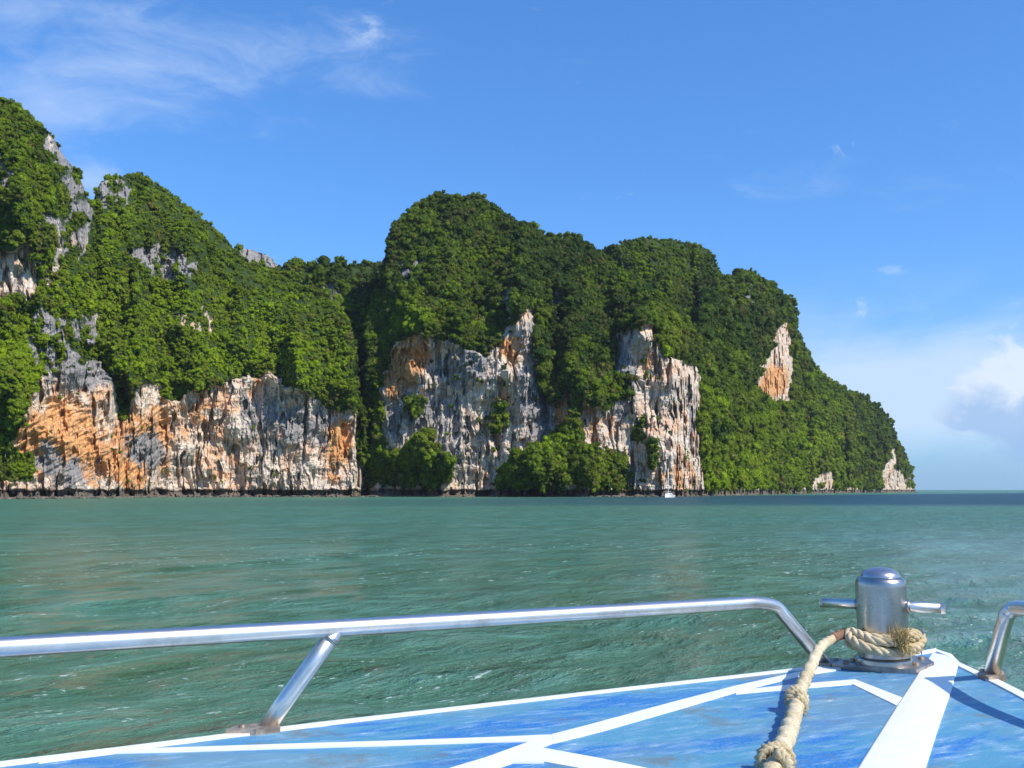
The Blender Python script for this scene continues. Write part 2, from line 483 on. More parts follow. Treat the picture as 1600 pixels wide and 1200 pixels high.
def massif(name, label, p0, p1, sky_pts, step, rows, back, rec, shift=0.0, bumps=(), end_l=0, end_r=0, seed=0, cliff_top=None, foot=False, shift_of=None):
    """A hill as a closed sheet: foot below the tide, wall, wooded slope, crest and the slope behind."""
    cols = np.arange(p0, p1 + 0.01, step)
    sx_, sy_ = zip(*sky_pts)
    top = np.interp(cols, sx_, sy_)
    top = top + 4.5 + 3.2 * fbm(cols / 26.0, cols * 0 + seed, 4, seed + 40) 
    Db = np.interp(cols, *SHORE) + shift
    if shift_of: Db = Db + np.interp(cols, *shift_of)
    if end_l: Db = Db + end_l * (1 - sstep(0, 1, (cols - p0) / 40.0)) 
    if end_r: Db = Db + end_r * (1 - sstep(0, 1, (p1 - cols) / 34.0)) 
    base = 600 + HZ + F * (CAMZ + 1.2) / Db
    top = np.minimum(top, base - 6)
    # rows bunched towards the foot, where the walls are
    t = np.linspace(0, 1, rows)
    PX = np.repeat(cols[None, :], rows, 0)
    PY = base[None, :] + (top - base)[None, :] * t[:, None]
    X, Y, Z = raydir(PX, PY)
    D0 = np.repeat(Db[None, :], rows, 0)
    zz = CAMZ + D0 * Z / Y
    # masks
    wx = PX + 6 * fbm(PX / 18, PY / 18, 4, 60 + seed); wy = PY + 7 * fbm(PX / 18, PY / 16, 4, 70 + seed)
    rock = np.zeros_like(PX)
    brk = fbm(PX / 17.0, PY / 24.0, 4, 90 + seed)
    for k, P in ROCKS.get(name, []):
        d = poly_mask(wx, wy, P)
        rock = np.maximum(rock, sstep(-3, 5, d) * (1 if k >= 1 else np.clip(k + 0.9 * brk, 0, 1)))
    for P in GREENS.get(name, []):
        rock = np.minimum(rock, 1 - sstep(-4, 4, poly_mask(wx, wy, P)))
    foot_rock = 1 - sstep(2.0, 4.0, zz + 2.0 * brk)
    rock = np.maximum(rock, foot_rock)
    # recession of the wooded slope behind the wall
    ct = np.interp(cols, *cliff_top) if cliff_top else base
    up = np.clip((ct[None, :] - PY) / np.maximum(ct - top, 8)[None, :], 0, 1)
    rc = np.interp(cols, *rec) if isinstance(rec, tuple) else rec + 0 * cols
    D = D0 + rc[None, :] * (0.55 * up + 0.45 * up ** 3)
    # slight lean of the wall itself
    hfrac = np.clip((base[None, :] - PY) / np.maximum(base - ct, 20)[None, :], 0, 1)
    D = D + 3.0 * hfrac - 2.5 * np.sin(np.pi * hfrac) * 0
    for cx, cy, a, b, k in bumps:
        D = D + k * np.exp(-np.abs((PX - cx) / a) ** 2.2 - np.abs((PY - cy) / b) ** 2.2)
    # arc length along the shore, so texture keeps its size on faces that recede
    Xs = Db * (cols - 800) / F
    arc = np.concatenate([[0], np.cumsum(np.hypot(np.diff(Xs), np.diff(Db)))]) + seed * 311.0
    S = np.repeat(arc[None, :], rows, 0)
    # ridges and gullies of the wooded part
    fl = fbm(S / 34 + 0.2 * fbm(S / 30, zz / 30, 2, 5), zz / 85, 3, 100 + seed)
    D = D - 13.0 * fl * (0.3 + 0.7 * (1 - rock))
    D = D - 4.2 * fbm(S / 9, zz / 12, 3, 120 + seed) * (1 - 0.5 * rock)
    rw = S + 7 * fbm(S / 30, zz / 34, 2, 126 + seed)
    D = D - 6.5 * (1 - 2.6 * np.abs(pn(rw / 27, zz / 95, 124 + seed))) * (0.15 + 0.85 * (1 - rock)) * sstep(0, 25, zz)
    # the bare rock
    sw = S + 1.5 * fbm(S / 12, zz / 22, 3, 130 + seed) + 0.35 * fbm(S / 2, zz / 5, 2, 133 + seed)
    f1 = 1 - 2 * np.abs(pn(sw / 6.5, zz / 40, 140 + seed))
    f2 = 1 - 2 * np.abs(pn(sw / 2.4, zz / 19, 150 + seed))
    f3 = 1 - 2 * np.abs(pn(sw / 1.1, zz / 8.0, 160 + seed))
    sm = fbm(sw / 0.9, zz / 1.3, 3, 170 + seed)
    cav = sstep(0.20, 0.34, fbm(sw / 4.0, zz / 14, 3, 180 + seed))
    cav2 = sstep(0.16, 0.28, fbm(sw / 1.5, zz / 7.0, 2, 185 + seed))
    ledge = fbm(S / 16, zz / 2.8, 3, 190 + seed)
    och = np.clip(gsum(wx, wy, OCHRE), 0, 1.3)
    gry = np.clip(gsum(wx, wy, GREY), 0, 1.4)
    strat = 1 - 2 * np.abs(fbm((S * 0.45 - zz * 0.9) / 4.2, (S * 0.9 + zz * 0.45) / 15, 3, 200 + seed))
    flt = 1 - 0.8 * np.clip(1.4 * och * sstep(300, 230, PX), 0, 1)
    flt = flt * (1 - 0.45 * np.clip(gry, 0, 1))
    out = flt * (1.4 * f1 + 0.65 * f2 + 0.35 * f3) + 0.32 * sm + 0.55 * ledge - flt * 3.0 * cav - flt * 1.1 * cav2
    out = out + (1 - flt) * (2.1 * strat + 0.5 * f2 - 1.5 * cav) + 3.0 * fbm(S / 15, zz / 13, 3, 205 + seed)
    D = D - rock * out
    # waterline: undercut notch with a shelf below it
    nz = zz + 0.8 * fbm(S / 7, S * 0, 4, 210 + seed)
    notch = sstep(0.3, 0.6, nz) * (1 - sstep(2.0, 2.6, nz))
    D = D + 4.0 * notch * (0.6 + 0.5 * pn(S / 7, S * 0 + 3, 220 + seed))
    shelf = (1 - sstep(0.1, 0.55, nz)) 
    D = D - shelf * (1.5 + 2.5 * np.clip(pn(S / 18, S * 0 + 9, 230 + seed) + 0.1, 0, 1) + (4.0 if foot else 0) * sstep(190, 150, PX))
    z = CAMZ + D * Z / Y
    x = D * X / Y
    V = np.stack([x, D, z], -1)
    veg = 1 - rock
    # behind the crest
    nb = 14
    Vb = []
    for i in range(1, nb + 1):
        q = i / nb
        dd = back * (q ** 1.1)
        hh = V[-1, :, 2] * (1 - q ** 1.7) - 3 * q
        nzb = 4 * fbm(S[-1] / 22, S[-1] * 0 + q * 4, 3, 240 + seed) * min(1, q * 3)
        Vb.append(np.stack([V[-1, :, 0] * (1 + dd / V[-1, :, 1]), V[-1, :, 1] + dd, hh + nzb], -1))
    VV = np.concatenate([V, np.stack(Vb)], 0)
    pad = lambda a, v: np.concatenate([a, np.full((nb, a.shape[1]), v)], 0)
    nr, nc = VV.shape[:2]
    idx = np.arange(nr * nc).reshape(nr, nc)
    Q = np.stack([idx[:-1, :-1], idx[:-1, 1:], idx[1:, 1:], idx[1:, :-1]], -1).reshape(-1, 4)
    me = mesh_np(name, VV.reshape(-1, 3), Q, False)
    attr(me, 'veg', pad(veg, 1.0)); attr(me, 'ochre', pad(och, 0)); attr(me, 'grey', pad(gry, 1.0)); attr(me, 'height', VV[..., 2])
    o = link(label[0], me, ROCK)
    tag(o, label[1], kind='structure')
    LAYERS[name] = dict(V=V, VV=VV, rock=rock, PX=PX, PY=PY, rows=rows, step=step, nb=nb, top=top)
    return o


SKY_L = [(-340, 70), (-200, 95), (-100, 120), (-40, 138), (0, 153), (28, 166), (60, 190), (84, 212), (100, 238), (118, 262), (130, 284), (136, 308), (146, 313), (150, 292), (158, 279), (182, 272), (222, 270), (250, 290), (285, 313), (310, 332), (345, 366), (365, 390), (400, 412), (430, 426), (450, 436), (490, 450), (520, 470), (545, 500), (560, 560), (572, 640), (582, 760)]
SKY_S = [(300, 440), (350, 400), (370, 384), (400, 386), (420, 396), (438, 412), (446, 408), (470, 408), (500, 410), (530, 409), (560, 412), (600, 404), (640, 410), (700, 430)]
SKY_C = [(546, 760), (560, 640), (566, 540), (572, 500), (586, 450), (600, 404), (606, 374), (618, 348), (640, 327), (664, 310), (684, 300), (700, 304), (725, 306), (750, 306), (776, 322), (800, 342), (830, 352), (850, 364), (880, 368), (905, 372), (925, 384), (945, 396), (975, 420), (1010, 446), (1050, 474), (1080, 500), (1096, 540), (1108, 620), (1118, 700), (1126, 760)]
SKY_D = [(890, 440), (930, 402), (948, 386), (975, 374), (1010, 368), (1050, 373), (1072, 376), (1096, 380), (1110, 392), (1120, 410), (1128, 432), (1160, 500), (1190, 560)]
SKY_H = [(1060, 640), (1076, 540), (1090, 490), (1104, 456), (1125, 432), (1150, 424), (1172, 422), (1190, 431), (1212, 449), (1232, 462), (1241, 474), (1245, 515), (1256, 532), (1266, 557), (1277, 577), (1300, 592), (1322, 607), (1346, 615), (1370, 628), (1390, 652), (1402, 682), (1415, 706), (1424, 730), (1430, 765)]

massif('left', ('cliff', 'tall green karst hill on the left rising above a long orange and cream cliff'), -340, 584, SKY_L, 1.15, 400, 120,
       ([-340, 0, 140, 150, 300, 450, 584], [40, 34, 34, 58, 58, 52, 30]), end_r=26, seed=1, foot=True,
       cliff_top=([-340, 0, 60, 150, 250, 430, 520, 560], [690, 680, 600, 570, 600, 585, 630, 640]),
       bumps=((235, 400, 40, 130, 5), (395, 520, 26, 90, 6), (300, 430, 22, 120, -7), (60, 330, 75, 200, -16), (20, 600, 40, 70, -9), (150, 420, 30, 160, 8), (250, 470, 80, 90, -6), (140, 738, 26, 16, 4.0), (95, 640, 30, 16, 2.5), (455, 560, 90, 60, -8), (188, 640, 12, 60, 5), (340, 520, 22, 90, 5), (490, 640, 60, 24, 3.5), (425, 670, 16, 40, 3)))
massif('saddle', ('hill', 'low wooded saddle between the left hill and the central peak'), 300, 700, SKY_S, 2.2, 170, 90, 55, shift=38, seed=2,
       cliff_top=([300, 700], [700, 640]))
massif('centre', ('cliff', 'central green karst peak above grey and cream fluted cliffs'), 546, 1128, SKY_C, 1.15, 370, 130,
       ([546, 600, 690, 850, 950, 1050, 1128], [20, 42, 62, 60, 66, 48, 20]), end_l=40, end_r=44, seed=3,
       cliff_top=([546, 620, 700, 780, 820, 850, 900, 960, 1000, 1100], [640, 545, 540, 560, 510, 560, 620, 600, 520, 610]),
       bumps=((640, 470, 60, 70, -6), (735, 480, 50, 110, -9), (860, 560, 22, 110, 12), (840, 430, 18, 60, 7), (890, 740, 80, 34, -9), (650, 720, 60, 50, -5), (940, 440, 24, 80, 7), (1000, 500, 40, 60, -7), (1066, 645, 24, 36, 5.5), (740, 640, 50, 40, -2), (575, 620, 16, 100, 4)))
massif('dome', ('hill', 'rounded green summit behind the ridge right of the central peak'), 890, 1190, SKY_D, 2.0, 160, 110, 60, shift=95, seed=4,
       cliff_top=([890, 1190], [640, 640]), shift_of=([890, 1100, 1190], [0, 0, -60]))
massif('headland', ('cliff', 'wooded headland tapering down to the sea on the right'), 1060, 1431, SKY_H, 1.15, 300, 160,
       ([1060, 1100, 1170, 1240, 1300, 1431], [20, 60, 74, 62, 60, 30]), end_l=60, end_r=30, seed=5,
       cliff_top=([1060, 1160, 1250, 1431], [700, 640, 700, 745]),
       bumps=((1170, 470, 34, 60, -14), (1112, 520, 14, 120, 14), (1225, 570, 16, 60, -9), (1245, 560, 10, 60, 14), (1335, 660, 40, 70, -10), (1390, 700, 30, 60, -8), (1305, 640, 14, 90, 14), (1140, 640, 18, 100, -10)))


# ------------------------------------------------------------------ vegetation
def icosphere(n=1):
    import bmesh
    bm = bmesh.new()
    bmesh.ops.create_icosphere(bm, subdivisions=n, radius=1)
    v = np.array([p.co[:] for p in bm.verts]); f = np.array([[q.index for q in p.verts] for p in bm.faces])
    bm.free()
    return v, f


ICO = icosphere(2)


def crown_mesh(name, kind, seed, leaves=460, trunk=False):
    """Lumpy crown of leaf clumps; unit radius."""
    r = np.random.RandomState(seed)
    nl = {'bush': 6, 'tree': 9, 'flat': 8, 'tall': 8, 'vine': 7}[kind]
    C, Rd = [], []
    for i in range(nl):
        a = r.rand() * 6.283
        if kind == 'flat': p = (0.75 * r.rand() ** .5 * math.cos(a), 0.75 * r.rand() ** .5 * math.sin(a), r.uniform(-.1, .25)); q = r.uniform(.28, .42)
        elif kind == 'tall': p = (0.35 * math.cos(a), 0.35 * math.sin(a), r.uniform(-.6, .9)); q = r.uniform(.32, .48)
        elif kind == 'vine': p = (0.5 * math.cos(a), 0.4 * math.sin(a), r.uniform(-1.1, .5)); q = r.uniform(.28, .45)
        else: p = (0.58 * math.cos(a) * r.rand() ** .4, 0.58 * math.sin(a) * r.rand() ** .4, r.uniform(-.35, .55)); q = r.uniform(.34, .52)
        C.append(p); Rd.append(q)
    C = np.array(C) * 1.08; Rd = np.array(Rd) * r.uniform(.62, 1.12, (len(Rd)))
    Vs, Fs, off = [], [], 0
    for c, q in zip(C, Rd):
        v = ICO[0] * (1 + 0.35 * (r.rand(len(ICO[0]), 1) - 0.5)) * q * 0.85 * np.array([1, 1, .85]) + c
        Vs.append(v); Fs += [tuple(f + off) for f in ICO[1]]; off += len(v)
    for i in range(leaves):
        k = r.randint(nl)
        d = r.randn(3); d[2] = d[2] + 0.35; d /= np.linalg.norm(d)
        p = C[k] + d * Rd[k] * r.uniform(.8, 1.2) * np.array([1, 1, .88])
        n = d + 0.5 * r.randn(3); n /= np.linalg.norm(n)
        a = np.cross(n, r.randn(3)); a /= np.linalg.norm(a); b = np.cross(n, a)
        s = r.uniform(.05, .13)
        a = a * s * 1.4; b = b * s * .75
        Vs.append(np.array([p - a, p - b * .8, p + a, p + b * .8])); Fs.append((off, off + 1, off + 2, off + 3)); off += 4
    ncrown = len(Fs)
    if trunk:
        segs = [((0, 0, -1.05), (0.05, 0.02, -.3), .08, .06)] + [((0.05, .02, -.5), tuple(C[j] * .8), .05, .02) for j in range(4)]
        for a, b, r0, r1 in segs:
            a = np.array(a); b = np.array(b); d = b - a; d = d / np.linalg.norm(d)
            u = np.cross(d, (0.3, 1, 0.1)); u /= np.linalg.norm(u); w_ = np.cross(d, u)
            ring = [math.cos(x) * u + math.sin(x) * w_ for x in np.arange(6) * math.pi / 3]
            Vs.append(np.array([a + r0 * q for q in ring] + [b + r1 * q for q in ring]))
            Fs += [(off + i, off + (i + 1) % 6, off + 6 + (i + 1) % 6, off + 6 + i) for i in range(6)]; off += 12
    me = mesh_py(name, np.concatenate(Vs), Fs, False)
    me.materials.append(LEAF); me.materials.append(BARK)
    mi = np.zeros(len(Fs), np.int32); mi[ncrown:] = 1
    me.polygons.foreach_set('material_index', mi)
    return me


KINDS = ['bush', 'tree', 'bush', 'tree', 'flat', 'tall', 'vine', 'tree']
VAR = bpy.data.collections.new('crown_variants')     # sources for the forest, not part of the scene
VMESH = []
for i, k in enumerate(KINDS):
    me = crown_mesh('crown_%s' % k, k, 100 + i)
    VMESH.append(me)
    o = bpy.data.objects.new('crown_%02d' % i, me)
    VAR.objects.link(o)

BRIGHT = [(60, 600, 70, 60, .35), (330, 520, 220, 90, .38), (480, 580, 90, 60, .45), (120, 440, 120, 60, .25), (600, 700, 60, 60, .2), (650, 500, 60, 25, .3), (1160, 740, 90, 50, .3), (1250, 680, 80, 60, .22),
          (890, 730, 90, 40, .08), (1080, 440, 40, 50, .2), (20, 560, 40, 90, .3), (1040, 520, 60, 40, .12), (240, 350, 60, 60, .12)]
DARK = [(565, 560, 18, 130, .45), (860, 470, 60, 80, .25), (930, 520, 60, 60, .2), (1115, 480, 30, 90, .35), (700, 380, 120, 60, .12), (520, 430, 100, 25, .2), (1330, 650, 50, 60, .15), (900, 390, 60, 30, .25), (1180, 560, 40, 80, .15)]  # darker leaf tones; the gully entries put shade into the leaf colour


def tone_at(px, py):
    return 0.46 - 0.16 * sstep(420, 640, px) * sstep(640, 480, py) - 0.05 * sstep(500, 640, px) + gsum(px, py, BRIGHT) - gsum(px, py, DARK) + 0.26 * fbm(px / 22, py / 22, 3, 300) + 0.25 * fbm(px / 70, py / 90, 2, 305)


FOREST = []          # x y z scale rz tone warm kind px py
rs = np.random.RandomState(11)


def grow(name, n, rmin, rmax, front=True):
    L = LAYERS[name]
    rows, cols = L['V'].shape[:2]
    i = rs.rand(n) * (rows - 2); j = rs.rand(n) * (cols - 2)
    ii = i.astype(int); jj = j.astype(int)
    hpx = (L['PY'][0] - L['PY'][-1])
    keep = rs.rand(n) < (hpx / hpx.max())[jj]
    rk = L['rock'][ii, jj]
    px, py = L['PX'][ii, jj], L['PY'][ii, jj]
    cl = fbm(px / 14, py / 14, 3, 310)
    P0 = P = L['V'][ii, jj]
    rb = L['rock'][np.clip(ii - 4, 0, rows - 1), jj]
    rb = np.where(P0[:, 2] > 6, np.maximum(rb, L['rock'][np.clip(ii - 8, 0, rows - 1), jj]), 0)
    keep &= (((rk < 0.45) & ((rb < 0.6) | (rs.rand(n) < 0.45))) | ((rs.rand(n) < 0.05) & (cl > 0.18) & (rk < 1.1))) & (P[:, 2] > 1.8)
    rr = rmin + (rmax - rmin) * rs.rand(n) ** 2.6
    rr = np.where(rk >= 0.45, rr * 0.45, rr)
    rr = rr * (0.85 + 0.5 * np.clip(cl + .3, 0, 1))
    P = P + np.stack([0.1 * rr, -0.40 * rr, 0.18 * rr], -1)
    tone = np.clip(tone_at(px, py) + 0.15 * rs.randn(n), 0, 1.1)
    warm = np.where(rs.rand(n) < 0.10, rs.rand(n) * 0.7, rs.rand(n) * 0.12) + 0.30 * np.clip(fbm(px / 45, py / 40, 3, 320), 0, 1)
    kd = rs.randint(0, len(KINDS), n)
    FOREST.append(np.stack([P[:, 0], P[:, 1], P[:, 2], rr, rs.rand(n) * 6.283, tone, warm, kd, px, py], -1)[keep])


def grow_back(name, n, rmin, rmax):
    L = LAYERS[name]
    rows, cols = L['V'].shape[:2]
    ii = rows - 1 + (rs.rand(n) ** 1.5 * (L['nb'] - 4)).astype(int); jj = (rs.rand(n) * (cols - 2)).astype(int)
    P = L['VV'][ii, jj]
    rr = rmin + (rmax - rmin) * rs.rand(n) ** 1.6
    keep = P[:, 2] > 3
    px = L['PX'][-1, jj]; py = L['PY'][-1, jj]
    crest = ii == rows - 1
    rkk = L['rock'][-1, jj] > 0.5
    keep &= ~(rkk & crest)
    P = P + np.stack([0 * rr, 0 * rr, -0.15 * rr], -1)
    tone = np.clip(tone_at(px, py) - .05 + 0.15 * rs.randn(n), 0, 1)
    FOREST.append(np.stack([P[:, 0], P[:, 1], P[:, 2], rr, rs.rand(n) * 6.283, tone, rs.rand(n) * .25, rs.randint(0, len(KINDS), n), px, py], -1)[keep])


grow('left', 48000, 0.42, 1.65); grow('saddle', 6500, 0.7, 2.5); grow('centre', 40000, 0.55, 2.4)
grow('dome', 12000, 0.65, 2.0); grow('headland', 25000, 0.75, 3.7)
for nme, n in (('left', 1600), ('saddle', 700), ('centre', 1400), ('dome', 700), ('headland', 1100)):
    grow_back(nme, n, 0.8, 2.2)
FA = np.concatenate(FOREST)

# single trees: the largest crowns, well spread
order = np.argsort(-(FA[:, 3] / FA[:, 1]) - 0.0)
chosen = []
inview = (FA[:, 8] > 6) & (FA[:, 8] < 1430)
grid = {}
for k in order:
    if not inview[k]: continue
    cell = (int(FA[k, 8] // 44), int(FA[k, 9] // 36))
    if grid.get(cell, 0) >= 1: continue
    grid[cell] = 1
    chosen.append(k)
    if len(chosen) >= 230: break
mask = np.ones(len(FA), bool); mask[chosen] = False
ST = FA[chosen]; FR = FA[mask]

# forest: one object, crowns instanced on its points
fm = bpy.data.meshes.new('forest')
fm.vertices.add(len(FR)); fm.vertices.foreach_set('co', FR[:, :3].astype(np.float32).ravel())
rv = np.random.RandomState(21)
attr(fm, 'lean', rv.randn(len(FR)) * .30); attr(fm, 'sway', rv.randn(len(FR)) * .30)
attr(fm, 'wide', FR[:, 3] * rv.uniform(.75, 1.35, len(FR))); attr(fm, 'tall', FR[:, 3] * rv.uniform(.55, 1.55, len(FR)))
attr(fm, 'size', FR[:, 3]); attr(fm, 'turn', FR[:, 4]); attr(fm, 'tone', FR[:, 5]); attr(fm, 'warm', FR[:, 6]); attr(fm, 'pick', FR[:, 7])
fo = link('forest', fm)
tag(fo, 'dense tropical forest and scrub covering the karst hills', kind='stuff')
gn = bpy.data.node_groups.new('forest_scatter', 'GeometryNodeTree')
gn.interface.new_socket('Geometry', in_out='INPUT', socket_type='NodeSocketGeometry')
gn.interface.new_socket('Geometry', in_out='OUTPUT', socket_type='NodeSocketGeometry')
g = NT(gn)
gi = g.n('NodeGroupInput'); go = g.n('NodeGroupOutput')


def na(n_): 
    nd = g.n('GeometryNodeInputNamedAttribute', {'Name': n_}, data_type='FLOAT')
    return nd.outputs[0]


ci = g.n('GeometryNodeCollectionInfo', {0: VAR, 1: True, 2: True})
m2p = g.n('GeometryNodeMeshToPoints', {0: gi.outputs[0]})
rot = g.n('ShaderNodeCombineXYZ', {0: na('lean'), 1: na('sway'), 2: na('turn')})
e2r = g.n('FunctionNodeEulerToRotation', {0: rot.outputs[0]})
sc3 = g.n('ShaderNodeCombineXYZ', {0: na('wide'), 1: na('size'), 2: na('tall')})
pk = g.n('FunctionNodeFloatToInt', {0: na('pick')})
iop = g.n('GeometryNodeInstanceOnPoints', {'Points': m2p.outputs[0], 'Instance': ci.outputs[0], 'Pick Instance': True, 'Instance Index': pk.outputs[0], 'Rotation': e2r.outputs[0], 'Scale': sc3.outputs[0]})
gn.links.new(iop.outputs[0], go.inputs[0])
md = fo.modifiers.new('scatter', 'NODES'); md.node_group = gn

# single trees, with labels that say where each stands
def region(px, py):
    if px < 150: 
        if py < 330: return 'on the upper slope of the leftmost peak'
        if py < 480: return 'on the flank of the leftmost peak'
        return 'beside the orange cliff at far left'
    if px < 320:
        if py < 380: return 'near the summit of the second hill from left'
        if py < 500: return 'around the grey outcrop on the left hillside'
        return 'just above the orange part of the left cliff'
    if px < 440: return 'high on the descending left ridge' if py < 480 else 'above the cream middle of the left cliff'
    if px < 570:
        if py < 480: return 'on the wooded saddle left of the central peak'
        return 'at the right end of the left cliff'
    if px < 700:
        if py < 440: return 'on the left shoulder of the central peak'
        if py < 560: return 'above the orange patch of the central cliff'
        return 'at the foot of the central cliff by the dark gully'
    if px < 820:
        if py < 400: return 'near the top of the central peak'
        if py < 560: return 'on the slope under the central summit'
        return 'in front of the grey middle wall'
    if px < 950:
        if py < 430: return 'on the ridge right of the central peak'
        if py < 560: return 'by the small grey rock strip right of centre'
        if py < 680: return 'in the green gully between the two pale cliffs'
        return 'on the wooded mound at the water right of centre'
    if px < 1080:
        if py < 440: return 'on the rounded dome behind the ridge'
        if py < 560: return 'above the right-hand pale cliff'
        return 'clinging to the right-hand pale cliff'
    if px < 1200:
        if py < 520: return 'on the headland summit'
        if py < 640: return 'on the slope left of the small orange scar'
        return 'low on the headland beside the pale cliff'
    if px < 1320:
        if py < 640: return 'on the slope right of the small orange scar'
        return 'low on the middle of the headland'
    return 'near the seaward tip of the headland'


ORD = ['first', 'second', 'third', 'fourth', 'fifth', 'sixth', 'seventh', 'eighth', 'ninth', 'tenth', 'eleventh', 'twelfth', 'thirteenth', 'fourteenth', 'fifteenth', 'sixteenth']
FORM = {'bush': 'bushy', 'tree': 'round', 'flat': 'flat-topped', 'tall': 'upright', 'vine': 'trailing'}
TM = [crown_mesh('tree_%s' % k, k, 300 + i, 520, trunk=(k in ('tree', 'flat', 'tall'))) for i, k in enumerate(KINDS)]
groups = {}
for row in ST:
    groups.setdefault(region(row[8], row[9]), []).append(row)
for reg, L in groups.items():
    byname = {}
    for row in sorted(L, key=lambda r: r[8]):
        tn = row[5]
        colr = 'yellow-brown' if row[6] > .4 else ('dark green' if tn < .33 else 'mid-green' if tn < .6 else 'bright green')
        byname.setdefault((colr, FORM[KINDS[int(row[7])]]), []).append(row)
    for (colr, fo_), LL in byname.items():
        for i, row in enumerate(LL):
            o = bpy.data.objects.new('tree', TM[int(row[7])])
            COL.objects.link(o)
            o.location = row[:3]; o.rotation_euler = (0, 0, row[4]); o.scale = (row[3] * 1.05,) * 3
            o['tone'] = float(row[5]); o['warm'] = float(row[6])
            pre = '' if len(LL) == 1 else ORD[min(i, 15)] + ' '
            suf = '' if len(LL) == 1 else 'from left '
            lb = f"{pre}{colr} {fo_} tree {suf}{reg}"
            for a_, b_ in (('from left ', ''), ('clinging to', 'on'), ('the wooded ', 'the '), ('the leftmost', 'leftmost'), (' wooded', ''), ('just above', 'above'), ('the orange part of the', 'orange part of'), (' of the ', ' of ')):
                if len(lb.replace('-', ' ').split()) > 16: lb = lb.replace(a_, b_)
            tag(o, lb, 'tree', 'single trees ' + reg)

# skyline trees whose trunks stand out against the sky
def skyline_tree(px, py_top, layer, hgt, label, kind='tree', seed=0, tone=.25):
    L = LAYERS[layer]
    j = int(np.argmin(np.abs(L['PX'][0] - px)))
    P = L['V'][-1, j].copy()
    rt = empty('tree', tuple(P - np.array([0, 0, .38 * hgt])))
    r = np.random.RandomState(seed)
    rad = hgt * 0.5
    tag(rt, label, 'tree', 'trees standing on the skyline')
    rt['tone'] = tone
    me = crown_mesh('crown', kind, 500 + seed, 520); 
    me.transform(__import__('mathutils').Matrix.Translation((0, 0, hgt * .56)) @ __import__('mathutils').Matrix.Diagonal((rad, rad, rad * .8, 1)))
    c = link('crown', me); c.parent = rt; c['tone'] = tone; c['warm'] = 0.1
    V, Fc = [], []
    for k in range(7):
        q = k / 6; rr = hgt * .032 * (1 - .6 * q)
        cx, cy = .25 * math.sin(q * 4 + seed), .2 * math.cos(q * 3 + seed)
        V += [(cx + rr * math.cos(a * 1.0472), cy + rr * math.sin(a * 1.0472), q * hgt * .60) for a in range(6)]
        if k: Fc += [((k - 1) * 6 + a, (k - 1) * 6 + (a + 1) % 6, k * 6 + (a + 1) % 6, k * 6 + a) for a in range(6)]
    t_ = link('trunk', mesh_py('trunk', V, Fc, True), BARK); t_.parent = rt


for i, (px, ly, h, lb, kd) in enumerate([
    (220, 'left', 3.2, 'small dark tree poking up at the top of the second hill', 'tree'),
    (172, 'left', 2.6, 'little round tree at the left edge of the second summit', 'bush'),
    (462, 'saddle', 7.5, 'broad dark tree on the skyline just right of the grey ridge end', 'tree'),
    (505, 'saddle', 8.0, 'open-crowned tree on the middle of the saddle skyline', 'tree'),
    (534, 'saddle', 6.5, 'round dark tree right of the saddle middle', 'tree'),
    (572, 'saddle', 6.0, 'low broad tree on the saddle nearest the central peak', 'flat'),
    (634, 'centre', 3.0, 'small tree jutting from the left shoulder of the central peak', 'bush'),
    (686, 'centre', 2.6, 'tiny tree on the very top of the central peak', 'tree'),
    (832, 'centre', 7.0, 'flat-topped dark tree on the ridge right of the central peak', 'flat'),
    (848, 'centre', 4.5, 'smaller tree beside the flat-topped one on the ridge', 'tree'),
    (872, 'centre', 5.0, 'bushy tree halfway along the ridge right of the central peak', 'tree'),
    (888, 'centre', 6.0, 'round tree with a visible trunk on the right ridge', 'tree'),
    (903, 'centre', 6.8, 'dark round tree at the right end of the ridge before it drops', 'tree'),
    (922, 'centre', 4.5, 'last small tree where the ridge drops towards the dome', 'tree'),
    (1128, 'headland', 7.0, 'dark tree in the notch between dome and headland', 'tree'),
    (1232, 'headland', 7.0, 'spreading tree at the overhanging right edge of the headland summit', 'flat'),
    (1318, 'headland', 9.0, 'rounded tree on the stepped skyline of the lower headland', 'tree'),
    (1335, 'headland', 8.0, 'tall tree right of the step in the lower headland skyline', 'tree'),
    (1372, 'headland', 8.0, 'tree jutting out on the falling skyline near the tip', 'tree'),
    (1424, 'headland', 10.0, 'outermost tree leaning over the sea at the headland tip', 'tall')]):
    skyline_tree(px, 0, ly, h, lb, kd, i, 0.15 + 0.3 * (i % 3) / 2)

# ------------------------------------------------------------------ boat in the foreground
WHITE = mat_plain('white_gelcoat', (0.80, 0.80, 0.78), 0.35, 0, 0.04, 14)


